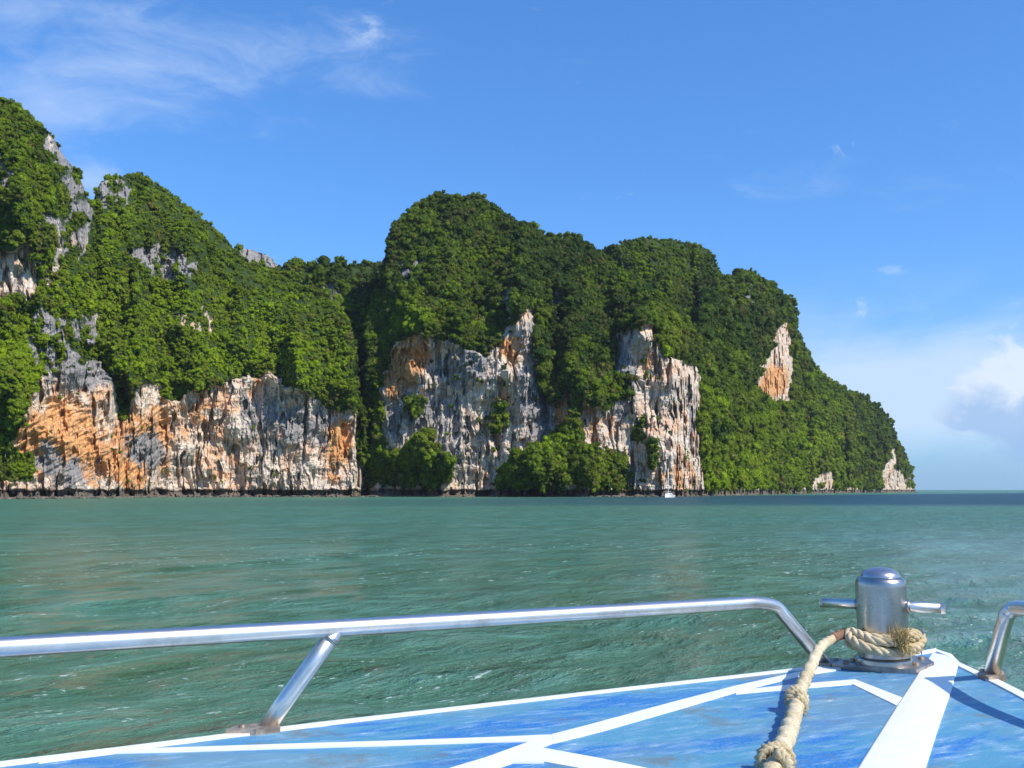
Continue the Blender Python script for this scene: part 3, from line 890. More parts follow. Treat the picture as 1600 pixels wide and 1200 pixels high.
def mat_deck():
    m, t = newmat('worn_blue_deck')
    pos = t.n('ShaderNodeTexCoord').outputs['Object']
    rt_ = t.mapv(pos, (1, 1, 1), (0, 0, R(-28)))
    n1 = t.noise(t.mapv(rt_, (2.2, 7.5, 1)), 1.0, 8, 0.68, 0.4)
    n2 = t.noise(t.mapv(rt_, (9, 30, 1)), 1.0, 6, 0.7, 0.3)
    n3 = t.noise(pos, 160, 3, 0.7)
    n4 = t.noise(t.mapv(pos, (1.4, 2.6, 1)), 1.0, 5, 0.6, 0.5)
    c = t.mix(t.ramp(n1, 0.40, 0.56), (0.006, 0.165, 0.48), (0.060, 0.270, 0.425))
    c = t.mix(t.m('MULTIPLY', t.ramp(n4, 0.44, 0.62), 0.75), c, (0.140, 0.280, 0.360))
    c = t.mix(t.m('MULTIPLY', t.ramp(n2, 0.48, 0.62), 0.6), c, (0.22, 0.40, 0.56))
    c = t.mix(t.m('MULTIPLY', t.ramp(n2, 0.63, 0.70), 0.75), c, (0.68, 0.74, 0.78))
    c = t.mix(t.m('MULTIPLY', t.ramp(n3, 0.48, 0.62), 0.50), c, (0.24, 0.27, 0.31))
    c = t.mix(t.m('MULTIPLY', t.ramp(t.noise(t.mapv(pos, (1.1, 1.1, 1), (0, 0, 0), (4, 4, 0)), 5, 6, .7), 0.56, 0.68), 0.7), c, (0.15, 0.17, 0.17))
    bm_ = t.n('ShaderNodeBump', {'Strength': 0.5, 'Distance': 0.002, 'Height': t.m('ADD', n3, n2)})
    bsdf(t, Base_Color=c, Roughness=0.5, Normal=bm_.outputs[0], Specular_IOR_Level=0.35)
    return m


def mat_steel(name, rough, streak=0.0, dim=1.0):
    m, t = newmat(name)
    pos = t.n('ShaderNodeTexCoord').outputs['Object']
    n1 = t.noise(pos, 9, 6, 0.7)
    n2 = t.noise(t.mapv(pos, (60, 60, 4)), 1.0, 4, 0.6)
    c = t.mix(t.ramp(n1, 0.4, 0.75), tuple(dim * q for q in (0.88, 0.82, 0.75)), tuple(dim * q for q in (0.58, 0.53, 0.48)))
    c = t.mix(t.m('MULTIPLY', t.ramp(n1, 0.66, 0.76), 0.55), c, (0.26, 0.15, 0.09))
    rg = t.m('ADD', rough, t.m('MULTIPLY', n1, rough * 0.9))
    b = t.n('ShaderNodeBump', {'Strength': 0.25, 'Distance': 0.001 + streak, 'Height': t.m('ADD', n2, n1)})
    bsdf(t, Base_Color=c, Metallic=1.0, Roughness=rg, Normal=b.outputs[0])
    return m


DECK = mat_deck()
CHROME = mat_steel('polished_steel', 0.23)
BRUSH = mat_steel('dull_steel', 0.20, 0.0012, 0.58)
RUSTY = mat_plain('stained_steel', (0.36, 0.29, 0.23), 0.55, 0.6, 0.45, 30, 0.002)


def dk(px, py, z=DECKZ):
    X, Y, Z = raydir(px, py)
    k = (z - CAMZ) / Z
    return (float(X * k), float(Y * k))


def at_depth(px, py, d):
    X, Y, Z = raydir(px, py)
    return Vector((float(X / Y * d), d, float(CAMZ + Z / Y * d)))


HD = Vector((0.44, 0.898)); PD = Vector((0.898, -0.44))
C0 = Vector((0.757, 1.98))
boat = empty('speedboat', (C0.x - 2.0 * HD.x, C0.y - 2.0 * HD.y, 0.0))
tag(boat, 'blue and white speedboat foredeck with steel rails filling the foreground', 'speedboat')


def lat(l, f):
    p = C0 + PD * l + HD * f
    return (p.x, p.y)


# outline: traced near the bow, carried on aft along the beam
OUT_L = [dk(1440, 1021), dk(1375, 1032), dk(1313, 1040), dk(1258, 1044.5), dk(1150, 1057), dk(980, 1076), dk(806, 1096), dk(640, 1115), dk(500, 1131), dk(355, 1149), dk(180, 1171), dk(0, 1193)]
OUT_L += [lat(-1.78, -1.2), lat(-1.85, -2.4), lat(-1.85, -4.5), lat(-1.80, -7.0)]
OUT_R = [lat(1.75, -7.0), lat(1.80, -4.5), lat(1.72, -2.6), lat(1.42, -1.2), lat(.98, -.2), lat(.62, .45), dk(1600, 1084), dk(1558, 1063), dk(1529, 1051), dk(1499, 1037), dk(1487, 1024), dk(1463, 1016.5)]
OUTL = OUT_L + OUT_R


def prism(pts, z0, z1, inset=0.0):
    n = len(pts)
    V = [(x, y, z0) for x, y in pts] + [(x, y, z1) for x, y in pts]
    return V, [tuple(range(n, 2 * n))] + [(i, (i + 1) % n, n + (i + 1) % n, n + i) for i in range(n)]


def ccw(pts):
    a = sum(pts[i][0] * pts[(i + 1) % len(pts)][1] - pts[(i + 1) % len(pts)][0] * pts[i][1] for i in range(len(pts)))
    return pts if a > 0 else pts[::-1]


OUTL = ccw(OUTL)
V, Fc = prism(OUTL, DECKZ - 0.03, DECKZ)
link('deck', mesh_py('deck', V, Fc), DECK, boat)
# hull: flared topsides down below the water
def inset_loop(f, fwd, z):
    out = []
    for x, y in OUTL:
        r_ = Vector((x, y)) - C0
        l = r_.dot(PD); a = r_.dot(HD)
        out.append(tuple(C0 + PD * (l * f) + HD * (a - fwd * max(0, (a + 3) / 4.5)) ) + (z,))
    return out
loops = [inset_loop(1.012, -0.012, DECKZ - 0.004), inset_loop(1.02, -0.02, DECKZ - 0.03), inset_loop(1.015, -0.015, DECKZ - 0.09), inset_loop(0.98, 0.03, DECKZ - 0.11), inset_loop(0.86, 0.45, 0.75), inset_loop(0.74, 0.8, 0.1), inset_loop(0.35, 1.5, -0.5)]
n = len(OUTL); V = []; Fc = []
for k, lp in enumerate(loops):
    V += lp
    if k: Fc += [(k * n + i, k * n + (i + 1) % n, (k - 1) * n + (i + 1) % n, (k - 1) * n + i) for i in range(n)]
Fc.append(tuple((len(loops) - 1) * n + i for i in range(n))[::-1])
link('hull', mesh_py('hull', V, Fc, False), WHITE, boat)


def slab(name, px_pts, h=0.004, mat=WHITE, z0=DECKZ, bevel=0.0):
    P = ccw([dk(a, b) for a, b in px_pts])
    V, Fc = prism(P, z0 - 0.01, z0 + h)
    o = link(name, mesh_py(name, V, Fc), mat, boat)
    return o


# gunwale strip along both edges
def band(name, up, lo, h=0.010):
    return slab(name, list(up) + list(lo)[::-1], h)


edge_o = [(1440, 1020.5), (1375, 1031.5), (1313, 1039.5), (1258, 1044), (1150, 1056.5), (980, 1075.5), (806, 1095.5), (640, 1114.5), (500, 1130.5), (355, 1148.5), (180, 1170.5), (0, 1192.5), (-160, 1214)]
edge_w = [2.2, 2.5, 3, 3, 3.2, 3.5, 3.8, 4.2, 4.6, 5.0, 5.6, 6.2, 7]
band('gunwale_strip', edge_o, [(a, b + w_) for (a, b), w_ in zip(edge_o, edge_w)], 0.004)
band('gunwale_strip', [(1463, 1016), (1487, 1023.5), (1499, 1036.5), (1529, 1050.5), (1558, 1062.5), (1600, 1083.5), (1680, 1134)], [(1463, 1019), (1480, 1026), (1492, 1039), (1525, 1056), (1553, 1069), (1600, 1094), (1670, 1142)], 0.004)
band('gunwale_strip', [(1440, 1020.5), (1463, 1016)], [(1441, 1023), (1463, 1019)], 0.008)
# raised white mouldings between the blue panels
band('deck_stripe', [(60, 1189), (180, 1172.5), (300, 1169), (450, 1164), (600, 1159.5), (770, 1153.5), (862, 1149.5), (885, 1144)], [(60, 1193.5), (180, 1178), (300, 1175), (450, 1170.5), (600, 1166), (770, 1160.5), (850, 1159), (885, 1152)], 0.003)
band('deck_stripe', [(862, 1149.5), (920, 1134.5), (1050, 1099), (1150, 1073), (1246, 1051.5), (1312, 1042)], [(866, 1162), (940, 1143.5), (1060, 1109), (1150, 1082.5), (1246, 1058), (1314, 1047)], 0.0036)
band('deck_stripe', [(1156, 1079.5), (1223, 1072), (1336, 1062.5), (1412, 1092)], [(1150, 1085.5), (1223, 1078.5), (1332, 1070), (1400, 1103)], 0.0025)
slab('deck_stripe', [(848, 1154), (870, 1160), (842, 1170), (880, 1177), (940, 1188), (1010, 1203), (1060, 1214), (960, 1222), (905, 1203), (850, 1193), (800, 1193.5), (770, 1204), (740, 1222), (640, 1222), (700, 1204), (760, 1186), (820, 1164)], 0.0042)

# broad white centre moulding, crowned
def centre_moulding():
    Lp = [(1457, 1021), (1440, 1046), (1404, 1101), (1370, 1155), (1342, 1200), (1295, 1275)]
    Rp = [(1488, 1027), (1497, 1042), (1486, 1082), (1467, 1136), (1447, 1200), (1424, 1275)]
    V, Fc = [], []
    prof = [(0, -.004), (.003, .003), (.03, .0045), (.2, .0055), (.5, .006), (.8, .0055), (.97, .0045), (.997, .003), (1, -.004)]
    m_ = len(prof)
    for k, (a, b) in enumerate(zip(Lp, Rp)):
        A = Vector(dk(*a)); B = Vector(dk(*b))
        for q, h in prof:
            p = A.lerp(B, q)
            V.append((p.x, p.y, DECKZ + (h if k else h * .5)))
        if k: Fc += [((k - 1) * m_ + i, k * m_ + i, k * m_ + i + 1, (k - 1) * m_ + i + 1) for i in range(m_ - 1)]
    Fc.append(tuple(range(m_)))
    Fc = [f for f in Fc]
    link('centre_moulding', mesh_py('centre_moulding', V, Fc, False), WHITE, boat)
centre_moulding()


def catmull(P, n=8):
    P = [Vector(p) for p in P]
    Q = [P[0] * 2 - P[1]] + P + [P[-1] * 2 - P[-2]]
    out = []
    for i in range(1, len(Q) - 2):
        for k in range(n):
            t = k / n
            a, b, c, d = Q[i - 1], Q[i], Q[i + 1], Q[i + 2]
            out.append(0.5 * ((2 * b) + (c - a) * t + (2 * a - 5 * b + 4 * c - d) * t * t + (3 * b - a - 3 * c + d) * t ** 3))
    out.append(P[-1])
    return out


def frames(P):
    T = [(P[min(i + 1, len(P) - 1)] - P[max(i - 1, 0)]).normalized() for i in range(len(P))]
    u = T[0].cross(Vector((0, 0, 1)))
    if u.length < .1: u = T[0].cross(Vector((1, 0, 0)))
    u.normalize(); Fr = []
    for t in T:
        u = (u - t * u.dot(t)).normalized()
        Fr.append((t, u, t.cross(u)))
    return Fr


def sweep(P, rad, seg=16, cap=True, rfun=None):
    Fr = frames(P); V = []; Fc = []
    for i, (p, (t, u, v)) in enumerate(zip(P, Fr)):
        for k in range(seg):
            a = 2 * math.pi * k / seg
            r_ = rad(i / (len(P) - 1)) if callable(rad) else rad
            if rfun: r_ *= rfun(i, a)
            V.append(tuple(p + (u * math.cos(a) + v * math.sin(a)) * r_))
        if i: Fc += [((i - 1) * seg + k, (i - 1) * seg + (k + 1) % seg, i * seg + (k + 1) % seg, i * seg + k) for k in range(seg)]
    if cap:
        Fc.append(tuple(range(seg))[::-1]); Fc.append(tuple((len(P) - 1) * seg + k for k in range(seg)))
    return V, Fc


TR = 0.0205    # rail tube radius
# port rail: runs above the left edge and bends down to the deck by the bollard
P0 = at_depth(-500, 1046, 1.50)
P1 = at_depth(0, 1011.5, 2.02)
P2 = at_depth(600, 977, 2.46)
P3 = at_depth(1150, 944, 3.07)
P4 = at_depth(1192, 942, 3.13)
P5 = at_depth(1211, 948, 3.16)
P6 = at_depth(1226, 963, 3.17)
bx, by = dk(1290, 1040)
P7 = Vector((bx, by, DECKZ))
base_pts = [P0, P1, P2, P3]
line = []
for a, b in zip(base_pts, base_pts[1:]):
    line += [a.lerp(b, k / 10) for k in range(10)]
def smoothcurve(P, n=10):
    return catmull(P, n)
pathA = smoothcurve([P0, P1, P2, P3], 12)[:-1] + smoothcurve([P3, P3.lerp(P4, .75), P5, P6, P6.lerp(P7, .18)], 8)[:-1] + [P6.lerp(P7, q) for q in (.18, .5, .8, 1.0)]
rail = link('handrail', mesh_py('handrail', *sweep(pathA, TR, 24), True), CHROME, boat)


def child(name, V, Fc, mat, parent, smooth=True):
    return link(name, mesh_py(name, V, Fc, smooth), mat, parent)


fx, fy = dk(413, 1141)
top = at_depth(528, 981, 2.40)
foot = Vector((fx, fy, DECKZ))
child('rail_post', *sweep([foot + (top - foot) * q for q in (0, .3, .6, 1)], TR, 24), CHROME, rail)


def weld(c, axis, r, h, parent, name='weld_bead'):
    t = axis.normalized(); u = t.orthogonal().normalized(); v = t.cross(u)
    rr = random.Random(int(c.x * 1000)); V = []; Fc = []
    for j in range(9):
        b = math.pi * (j / 8 - .5)
        for k in range(24):
            a = 2 * math.pi * k / 24
            q = r + h * math.cos(b) * rr.uniform(.8, 1.2)
            V.append(tuple(c + (u * math.cos(a) + v * math.sin(a)) * q + t * math.sin(b) * h))
        if j: Fc += [((j - 1) * 24 + k, (j - 1) * 24 + (k + 1) % 24, j * 24 + (k + 1) % 24, j * 24 + k) for k in range(24)]
    child(name, V, Fc, BRUSH, parent)


ax = (top - foot).normalized()
weld(foot + ax * 0.008, Vector((0, 0, 1)), TR * 1.02, .006, rail)
weld(top - ax * 0.028, ax, TR * .98, .005, rail)
weld(P7 + Vector((0, 0, .006)), Vector((0, 0, 1)), TR * 1.02, .006, rail)


def flange(px_pts, parent, nscrew):
    P = ccw([dk(a, b) for a, b in px_pts])
    V, Fc = prism(P, DECKZ - .004, DECKZ + .013)
    f = child('foot_plate', V, Fc, RUSTY, parent, False)
    return f


def screw(p, parent, r=.008, h=.006):
    V, Fc = [], []
    for k in range(10):
        a = k * .6283; V.append((p[0] + r * math.cos(a), p[1] + r * math.sin(a), p[2]))
    for k in range(10):
        a = k * .6283; V.append((p[0] + r * .8 * math.cos(a), p[1] + r * .8 * math.sin(a), p[2] + h))
    Fc = [(k, (k + 1) % 10, 10 + (k + 1) % 10, 10 + k) for k in range(10)] + [tuple(range(10, 20))]
    child('screw', V, Fc, RUSTY, parent, False)


flange([(352, 1149), (372, 1142), (430, 1136), (438, 1144), (400, 1149)], rail, 2)
flange([(1272, 1041), (1284, 1034), (1314, 1035), (1318, 1041), (1298, 1044)], rail, 2)
for q in ((378, 1145), (425, 1140), (1306, 1038)):
    x_, y_ = dk(*q); screw((x_, y_, DECKZ + .013), rail)

# starboard rail
fx, fy = dk(1549, 1056)
Fp = Vector((fx, fy, DECKZ))
T1 = at_depth(1570, 972, 2.86); T2 = at_depth(1578, 956, 2.84); T3 = at_depth(1600, 951, 2.78)
sp = smoothcurve([Fp, Fp.lerp(T1, .5), T1, T2, T3, at_depth(1700, 968, 2.45), at_depth(1950, 1010, 2.0), at_depth(2700, 1080, 1.35)], 8)
rail2 = link('handrail', mesh_py('handrail', *sweep(sp, TR * 1.05, 24), True), CHROME, boat)
weld(Fp + Vector((0, 0, .006)), Vector((0, 0, 1)), TR * 1.06, .006, rail2)
flange([(1528, 1058), (1536, 1051), (1565, 1054), (1572, 1062), (1545, 1065)], rail2, 2)
x_, y_ = dk(1535, 1055); screw((x_, y_, DECKZ + .013), rail2)
x_, y_ = dk(1565, 1059); screw((x_, y_, DECKZ + .013), rail2)
# a further rail post, forward of the wheelhouse, beyond the frame
g2 = at_depth(1950, 1010, 2.0); child('rail_post', *sweep([Vector((g2.x - .05, g2.y - .1, DECKZ)), g2], TR, 16), CHROME, rail2)

# bollard
bcx, bcy = dk(1381, 1043)
BD = bcy
BR = 75 / F * BD / 2


def lathe(prof, c, seg=48):
    V, Fc = [], []
    for r_, z in prof:
        V += [(c[0] + r_ * math.cos(2 * math.pi * k / seg), c[1] + r_ * math.sin(2 * math.pi * k / seg), z) for k in range(seg)]
    for j in range(1, len(prof)):
        Fc += [((j - 1) * seg + k, (j - 1) * seg + (k + 1) % seg, j * seg + (k + 1) % seg, j * seg + k) for k in range(seg)]
    Fc.append(tuple((len(prof) - 1) * seg + k for k in range(seg)))
    return V, Fc


ztop = at_depth(1381, 886, BD).z
zsh = at_depth(1381, 905, BD).z
body = link('bollard', mesh_py('bollard', *lathe([(BR * .99, DECKZ + .012), (BR, DECKZ + .02), (BR * .985, (DECKZ + zsh) / 2), (BR, zsh - .020), (BR * .985, zsh - .008), (BR * .93, zsh + .002), (BR * .84, zsh + .007), (BR * .76, zsh + .009)], (bcx, bcy)), True), BRUSH, boat)
dome = [(BR * .78, zsh + .006)] + [(BR * .77 * math.cos(a), zsh + .009 + (ztop - zsh - .009) * math.sin(a)) for a in np.linspace(.05, 1.45, 9)]
child('bollard_cap', *lathe(dome, (bcx, bcy)), mat_plain('cap_steel', (0.47, 0.46, 0.48), 0.30, 0.9, .1, 12), body)
child('bollard_collar', *lathe([(BR * 1.12, DECKZ + .010), (BR * 1.13, DECKZ + .026), (BR * 1.09, DECKZ + .034), (BR * .9, DECKZ + .036)], (bcx, bcy)), BRUSH, body)
pd = Vector((PD.x, PD.y, 0)).normalized()
bc = Vector((bcx, bcy, at_depth(1381, 946, BD).z))
Lb = 0.180
child('crossbar', *sweep([bc - pd * Lb * 1.02, bc - pd * .05, bc + pd * .05, bc + pd * Lb], .0155, 20), CHROME, body)
child('crossbar_end', *sweep([bc + pd * (Lb - .008), bc + pd * (Lb + .004)], .0168, 20), CHROME, body, False)
child('crossbar_end', *sweep([bc - pd * (Lb + .004), bc - pd * (Lb - .002)], .0155, 20), CHROME, body, False)
weld(bc + pd * (BR + .001), pd, .013, .008, body)
weld(bc - pd * (BR + .001), pd, .013, .004, body)
pp = ccw([dk(1300, 1044), dk(1322, 1036), dk(1380, 1031), dk(1446, 1032), dk(1460, 1042), dk(1432, 1054), dk(1370, 1050)])
V, Fc = prism(pp, DECKZ + .0005, DECKZ + .014)
child('base_plate', V, Fc, mat_plain('base_steel', (0.33, 0.30, 0.28), 0.38, 0.85, .35, 25, 0.001), body, False)
for q in ((1332, 1040), (1432, 1046), (1440, 1037), (1322, 1043)):
    x_, y_ = dk(*q); screw((x_, y_, DECKZ + .014), body, .010, .008)

# ------------------------------------------------------------------ mooring rope
def mat_rope(name, a, b, sc=60):
    m, t = newmat(name)
    pos = t.n('ShaderNodeTexCoord').outputs['Object']
    n1 = t.noise(pos, 14, 6, .7); n2 = t.noise(t.mapv(pos, (1, 1, 3)), sc * 4, 4, .7)
    c = t.mix(t.ramp(n1, .3, .7), a, b)
    c = t.mix(t.m('MULTIPLY', t.ramp(n2, .45, .7), .55), c, tuple(x * .45 for x in a))
    bp = t.n('ShaderNodeBump', {'Strength': .8, 'Distance': .002, 'Height': n2})
    bsdf(t, Base_Color=c, Roughness=.9, Normal=bp.outputs[0], Specular_IOR_Level=.15)
    return m


ROPE = mat_rope('old_rope', (0.46, 0.36, 0.20), (0.68, 0.58, 0.39))
SHEATH = mat_rope('rope_sheath', (0.44, 0.36, 0.22), (0.68, 0.60, 0.43), 40)
TAPE = mat_rope('brown_tape', (0.20, 0.10, 0.065), (0.26, 0.16, 0.11), 40)
FRAY = mat_rope('frayed_fibre', (0.46, 0.33, 0.12), (0.72, 0.58, 0.30))


def strands(P, R_, pitch, parent, name, mat=ROPE, n=3):
    """laid rope: n strands twisted round the path, plus stray fibres"""
    D = [0]
    for a, b in zip(P, P[1:]): D.append(D[-1] + (b - a).length)
    Fr = frames(P); V, Fc = [], []
    for s in range(n):
        Q = []
        for p, d, (t, u, v) in zip(P, D, Fr):
            a = 2 * math.pi * (d / pitch + s / n)
            Q.append(p + (u * math.cos(a) + v * math.sin(a)) * R_ * .50)
        v_, f_ = sweep(Q, R_ * .56, 8)
        o_ = len(V); V += v_; Fc += [tuple(i + o_ for i in f) for f in f_]
    r = random.Random(5)
    for k in range(int(D[-1] / .0035)):
        i = r.randrange(1, len(P) - 1); t, u, v = Fr[i]
        a = r.uniform(0, 6.28); nrm = u * math.cos(a) + v * math.sin(a)
        p = P[i].lerp(P[i + 1], r.random()) + nrm * R_ * .9
        d = (nrm * r.uniform(.4, 1) + t * r.uniform(-1.2, 1.2) + Vector((r.uniform(-.4, .4),) * 3)).normalized() * r.uniform(.005, .013)
        w_ = d.cross(nrm).normalized() * .0007
        o_ = len(V); V += [tuple(p - w_), tuple(p + w_), tuple(p + d)]; Fc.append((o_, o_ + 1, o_ + 2))
    return link(name, mesh_py(name, V, Fc, True), mat, parent)


rope = empty('mooring_rope', (bcx, bcy, DECKZ + .04))
tag(rope, 'frayed tan rope looped twice round the steel bollard and trailing over the deck', 'rope')
RR = .0165
zr = lambda py: at_depth(1381, py, BD - BR).z
loopA = []
tr = BR + RR * .95
for k in range(0, 41):       # upper turn then lower turn
    a = R(200) + 2 * math.pi * 1.72 * k / 40
    z = zr(989) + (zr(1024) - zr(989)) * (k / 40) ** 1.0 + .010 * math.sin(a * 1 + .5)
    rad = tr * (1.0 + .10 * max(0, math.cos(a)) + .10 * max(0, math.cos(a - math.pi)))
    loopA.append(Vector((bcx + rad * math.cos(a), bcy + rad * math.sin(a), z)))
strands(catmull(loopA, 5), RR * .84, .085, rope, 'rope_turn')
# bight standing off at the left, where the long end leaves
bight = [at_depth(1400, 1004, BD - BR - .035), at_depth(1365, 1001, BD - BR - .022), at_depth(1340, 990, BD - BR * .6), at_depth(1327, 987, BD - .02), at_depth(1330, 998, BD - BR * .7), at_depth(1350, 1009, BD - BR - .02), at_depth(1385, 1019, BD - BR - .03), at_depth(1420, 1019, BD - BR * .8)]
strands(catmull(bight, 8), RR * .82, .085, rope, 'rope_bight')
knotp = [at_depth(1404, 1006, BD - BR - .03), at_depth(1418, 994, BD - BR - .02), at_depth(1436, 990, BD - BR * .5), at_depth(1440, 1002, BD - BR * .6), at_depth(1428, 1012, BD - BR - .01), at_depth(1408, 1010, BD - BR - .035)]
strands(catmull(knotp, 8), RR * .85, .08, rope, 'knot')


def fray(c, axis, n, ln, spread, parent, seed, w_=.0012, name='frayed_end'):
    r = random.Random(seed); V, Fc = [], []
    axis = axis.normalized()
    for k in range(n):
        d = (axis + Vector((r.gauss(0, spread), r.gauss(0, spread), r.gauss(0, spread)))).normalized()
        p = c + Vector((r.gauss(0, .009), r.gauss(0, .009), r.gauss(0, .006)))
        L = ln * r.uniform(.5, 1.1); bend = Vector((r.gauss(0, .6), r.gauss(0, .6), r.gauss(-.3, .5)))
        s = d.orthogonal().normalized(); s2 = d.cross(s)
        pts = [p + d * L * q + bend * L * q * q * .5 for q in (0, .35, .7, 1)]
        o_ = len(V)
        for j, q in enumerate(pts):
            ww = w_ * (1 - .25 * j)
            V += [tuple(q + s * ww), tuple(q - s * .5 * ww + s2 * .87 * ww), tuple(q - s * .5 * ww - s2 * .87 * ww)]
            if j: Fc += [(o_ + 3 * j - 3 + i, o_ + 3 * j - 3 + (i + 1) % 3, o_ + 3 * j + (i + 1) % 3, o_ + 3 * j + i) for i in range(3)]
    link(name, mesh_py(name, V, Fc, True), FRAY, parent)


fray(at_depth(1405, 1004, BD - BR - .03), Vector((.15, -.3, 1)), 190, .050, .30, rope, 1, .0020)
fray(at_depth(1412, 1010, BD - BR - .04), Vector((.1, -.6, -.3)), 70, .026, .5, rope, 2, .0018)
# long sheathed end over the deck towards the viewer
def onrope(px, py, d): return at_depth(px, py, d)
lp = [at_depth(1326, 990, BD + .0), at_depth(1312, 992, BD - .02), at_depth(1296, 1001, BD - .08), at_depth(1280, 1014, BD - .17)]
tx = dk(1258, 1068); tail = [(1262, 1052, .055), (1249, 1082, .032), (1243, 1108, .024), (1233, 1140, .020), (1217, 1180, .020), (1202, 1218, .018), (1175, 1290, .018), (1120, 1400, .018)]
lp2 = []
for px, py, h in tail:
    # centre of the rope, h above the deck
    x_, y_ = dk(px, py, DECKZ + h); lp2.append(Vector((x_, y_, DECKZ + h)))
PT = catmull(lp + lp2, 10)
rg_ = random.Random(3)
nzt = [rg_.uniform(.9, 1.12) for _ in range(400)]
lump = lambda i, a: nzt[i % 400] * (1 + .10 * math.sin(3 * a + i * .55) + .05 * math.sin(5 * a - i * 1.7))
dense = lambda P: [P[i].lerp(P[i + 1], q) for i in range(len(P) - 1) for q in (0, .33, .66)] + [P[-1]]
n1 = 18
link('brown_tape', mesh_py('brown_tape', *sweep(dense(PT[:n1]), RR * .82, 16, True, lump), True), TAPE, rope)
link('rope_tail', mesh_py('rope_tail', *sweep(dense(PT[n1 - 1:]), lambda q: RR * (0.72 + 0.42 * min(1, q * 1.8)), 16, True, lump), True), SHEATH, rope)


def knot_on(px, py, h, dirn, seed, sc=1.0):
    x_, y_ = dk(px, py, DECKZ + h); c = Vector((x_, y_, DECKZ + h)); d = dirn.normalized()
    u = d.orthogonal().normalized(); v = d.cross(u)
    P = []
    for k in range(46):
        q = k / 45; a = 2 * math.pi * 2.6 * q
        P.append(c + d * (q - .5) * .062 * sc + (u * math.cos(a) + v * math.sin(a)) * .0175 * sc * (1 + .15 * math.sin(a * 1.3 + seed)))
    o = strands(P, .0095 * sc, .03, rope, 'knot', ROPE)
    fray(c + Vector((0, 0, .01)), Vector((.2, -.4, .4)), 70, .030, .9, rope, seed, .0011)
    fray(c + d * .03 - Vector((0, 0, .005)), Vector((.6, -.6, -.2)), 50, .032, .5, rope, seed + 1, .0011)


knot_on(1244, 1094, .030, lp2[2] - lp2[1], 21, 1.15)
knot_on(1212, 1188, .026, lp2[5] - lp2[4], 31, 1.35)

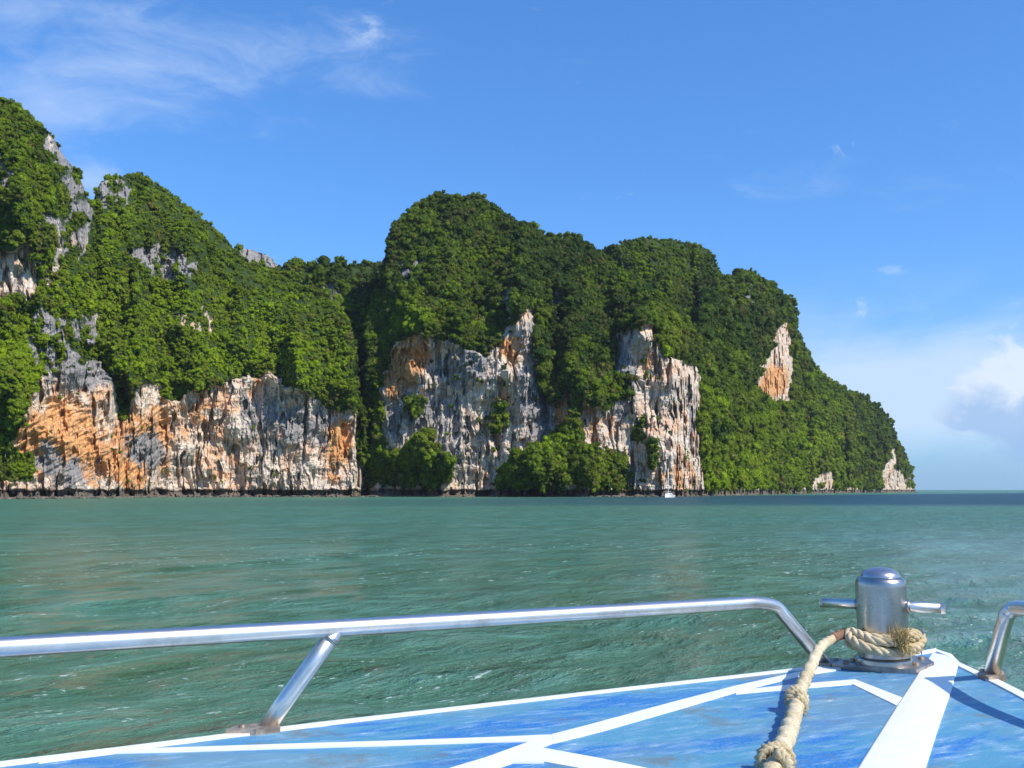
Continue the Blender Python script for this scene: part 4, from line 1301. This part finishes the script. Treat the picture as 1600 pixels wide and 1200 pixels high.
# ------------------------------------------------------------------ sailing boat under the cliff
def sailboat():
    d = 322.0
    X, Y, Z = raydir(1045.0, 777.0)
    c = Vector((float(X / Y * d), d, 0))
    rt = empty('sailboat', c)
    tag(rt, 'small white sailboat with bare mast moored beneath the right-hand pale cliff', 'sailboat')
    a = R(62)
    f = Vector((math.cos(a) * -1, -math.sin(a), 0)); s = Vector((-f.y, f.x, 0))
    L = 7.0; st = [(-1, 1.05, .75), (-.6, 1.25, .78), (0, 1.35, .82), (.5, 1.05, .92), (.85, .45, 1.02), (1, .03, 1.1)]
    V, Fc = [], []
    for q, hw, h in st:
        for k, (ww, hh) in enumerate([(0, -.3), (.75, .0), (1, h), (.92, h + .04), (0, h + .1)]):
            V.append(tuple(c + f * q * L / 2 + s * hw * ww + Vector((0, 0, hh))))
        for k, (ww, hh) in enumerate([(.92, h + .04), (1, h), (.75, .0)]):
            V.append(tuple(c + f * q * L / 2 - s * hw * ww + Vector((0, 0, hh))))
    for j in range(1, 6):
        Fc += [((j - 1) * 8 + i, (j - 1) * 8 + (i + 1) % 8, j * 8 + (i + 1) % 8, j * 8 + i) for i in range(8)]
    Fc += [tuple(range(8)), tuple(range(40, 48))[::-1]]
    wh = mat_plain('boat_white', (0.86, 0.86, 0.85), .3, 0, .03, 3)
    link('hull', mesh_py('hull', V, Fc), wh, rt)
    V, Fc = [], []
    for (q, hw, h) in ((-.35, .8, 1.35), (.35, .6, 1.25), (.5, .45, .95)):
        for sg in (-1, 1):
            V += [tuple(c + f * q * L / 2 + s * sg * hw + Vector((0, 0, .8))), tuple(c + f * q * L / 2 + s * sg * hw * .85 + Vector((0, 0, h)))]
    Fc = [(0, 1, 3, 2), (0, 4, 5, 1), (2, 3, 7, 6), (1, 5, 7, 3), (4, 8, 9, 5), (6, 7, 11, 10), (5, 9, 11, 7), (8, 10, 11, 9)]
    cab = link('cabin', mesh_py('cabin', V, Fc), wh, rt)
    gl = mat_plain('dark_glass', (.02, .025, .03), .1)
    m0 = c + f * .3 + Vector((0, 0, .9))
    ms = link('mast', mesh_py('mast', *sweep([m0, m0 + Vector((0, 0, 8.3))], .12, 10), True), mat_plain('mast_white', (.85, .85, .84), .35), rt)
    child('spreader', *sweep([m0 + Vector((0, 0, 5)) - s * .7, m0 + Vector((0, 0, 5)) + s * .7], .03, 6), wh, ms)
    link('boom', mesh_py('boom', *sweep([m0 + Vector((0, 0, .9)), m0 + Vector((0, 0, .95)) - f * 2.7], .11, 8), True), mat_plain('sail_cover', (.25, .3, .38), .8), rt)
    for e, hgt in ((f * 3.3, 8.0), (f * -3.3, 8.2), (s * 1.1, 5), (s * -1.1, 5)):
        link('stay', mesh_py('stay', *sweep([c + e + Vector((0, 0, 1)), m0 + Vector((0, 0, hgt))], .012, 4), True), gl, rt)
    link('window', mesh_py('window', [tuple(c + f * q * L / 2 + s * (hw + .01) + Vector((0, 0, z))) for q, hw, z in ((-.3, .80, .98), (.3, .62, .98), (.3, .60, 1.14), (-.3, .745, 1.18))], [(0, 1, 2, 3)]), gl, cab)


sailboat()

# ------------------------------------------------------------------ loose rocks along the waterline
def shore_rocks():
    r = np.random.RandomState(4)
    V, Fc, off = [], [], 0
    v0, f0 = icosphere(1)
    for k in range(340):
        px = r.uniform(-200, 1425)
        d = np.interp(px, *SHORE) - r.uniform(1.5, 7)
        if r.rand() < .45: px = r.uniform(-60, 260); d = np.interp(px, *SHORE) - r.uniform(1, 9)
        s = r.uniform(.25, .9) * (1 + d / 900)
        q = v0 * (1 + .5 * (r.rand(len(v0), 1) - .5)) * s * np.array([1.5, 1.1, .5]) + np.array([d * (px - 800) / F / math.cos(TH) * 1.0, d, .05])
        V.append(q); Fc += [tuple(f + off) for f in f0]; off += len(q)
    me = mesh_py('shore_rocks', np.concatenate(V), Fc)
    o = link('shore_rocks', me, mat_plain('wet_rock', (.11, .095, .075), .7, 0, .5, .8))
    tag(o, 'small dark rocks scattered along the waterline under the cliffs', kind='stuff')


shore_rocks()


# ------------------------------------------------------------------ moist air
def haze():
    x0, x1, y0, y1, z0, z1 = -700, 1500, -60, 1500, -4, 185
    V = [(x, y, z) for z in (z0, z1) for x, y in ((x0, y0), (x1, y0), (x1, y1), (x0, y1))]
    Fc = [(3, 2, 1, 0), (4, 5, 6, 7), (0, 1, 5, 4), (1, 2, 6, 5), (2, 3, 7, 6), (3, 0, 4, 7)]
    m, t = newmat('haze')
    v = t.n('ShaderNodeVolumePrincipled', {'Color': (0.80, 0.90, 1.0, 1), 'Density': 0.00006, 'Anisotropy': 0.2})
    t.n('ShaderNodeOutputMaterial', {'Volume': v.outputs[0]})
    o = link('haze', mesh_py('haze', V, Fc), m)
    tag(o, 'thin moist air that pales the farther headland', kind='stuff')


haze()
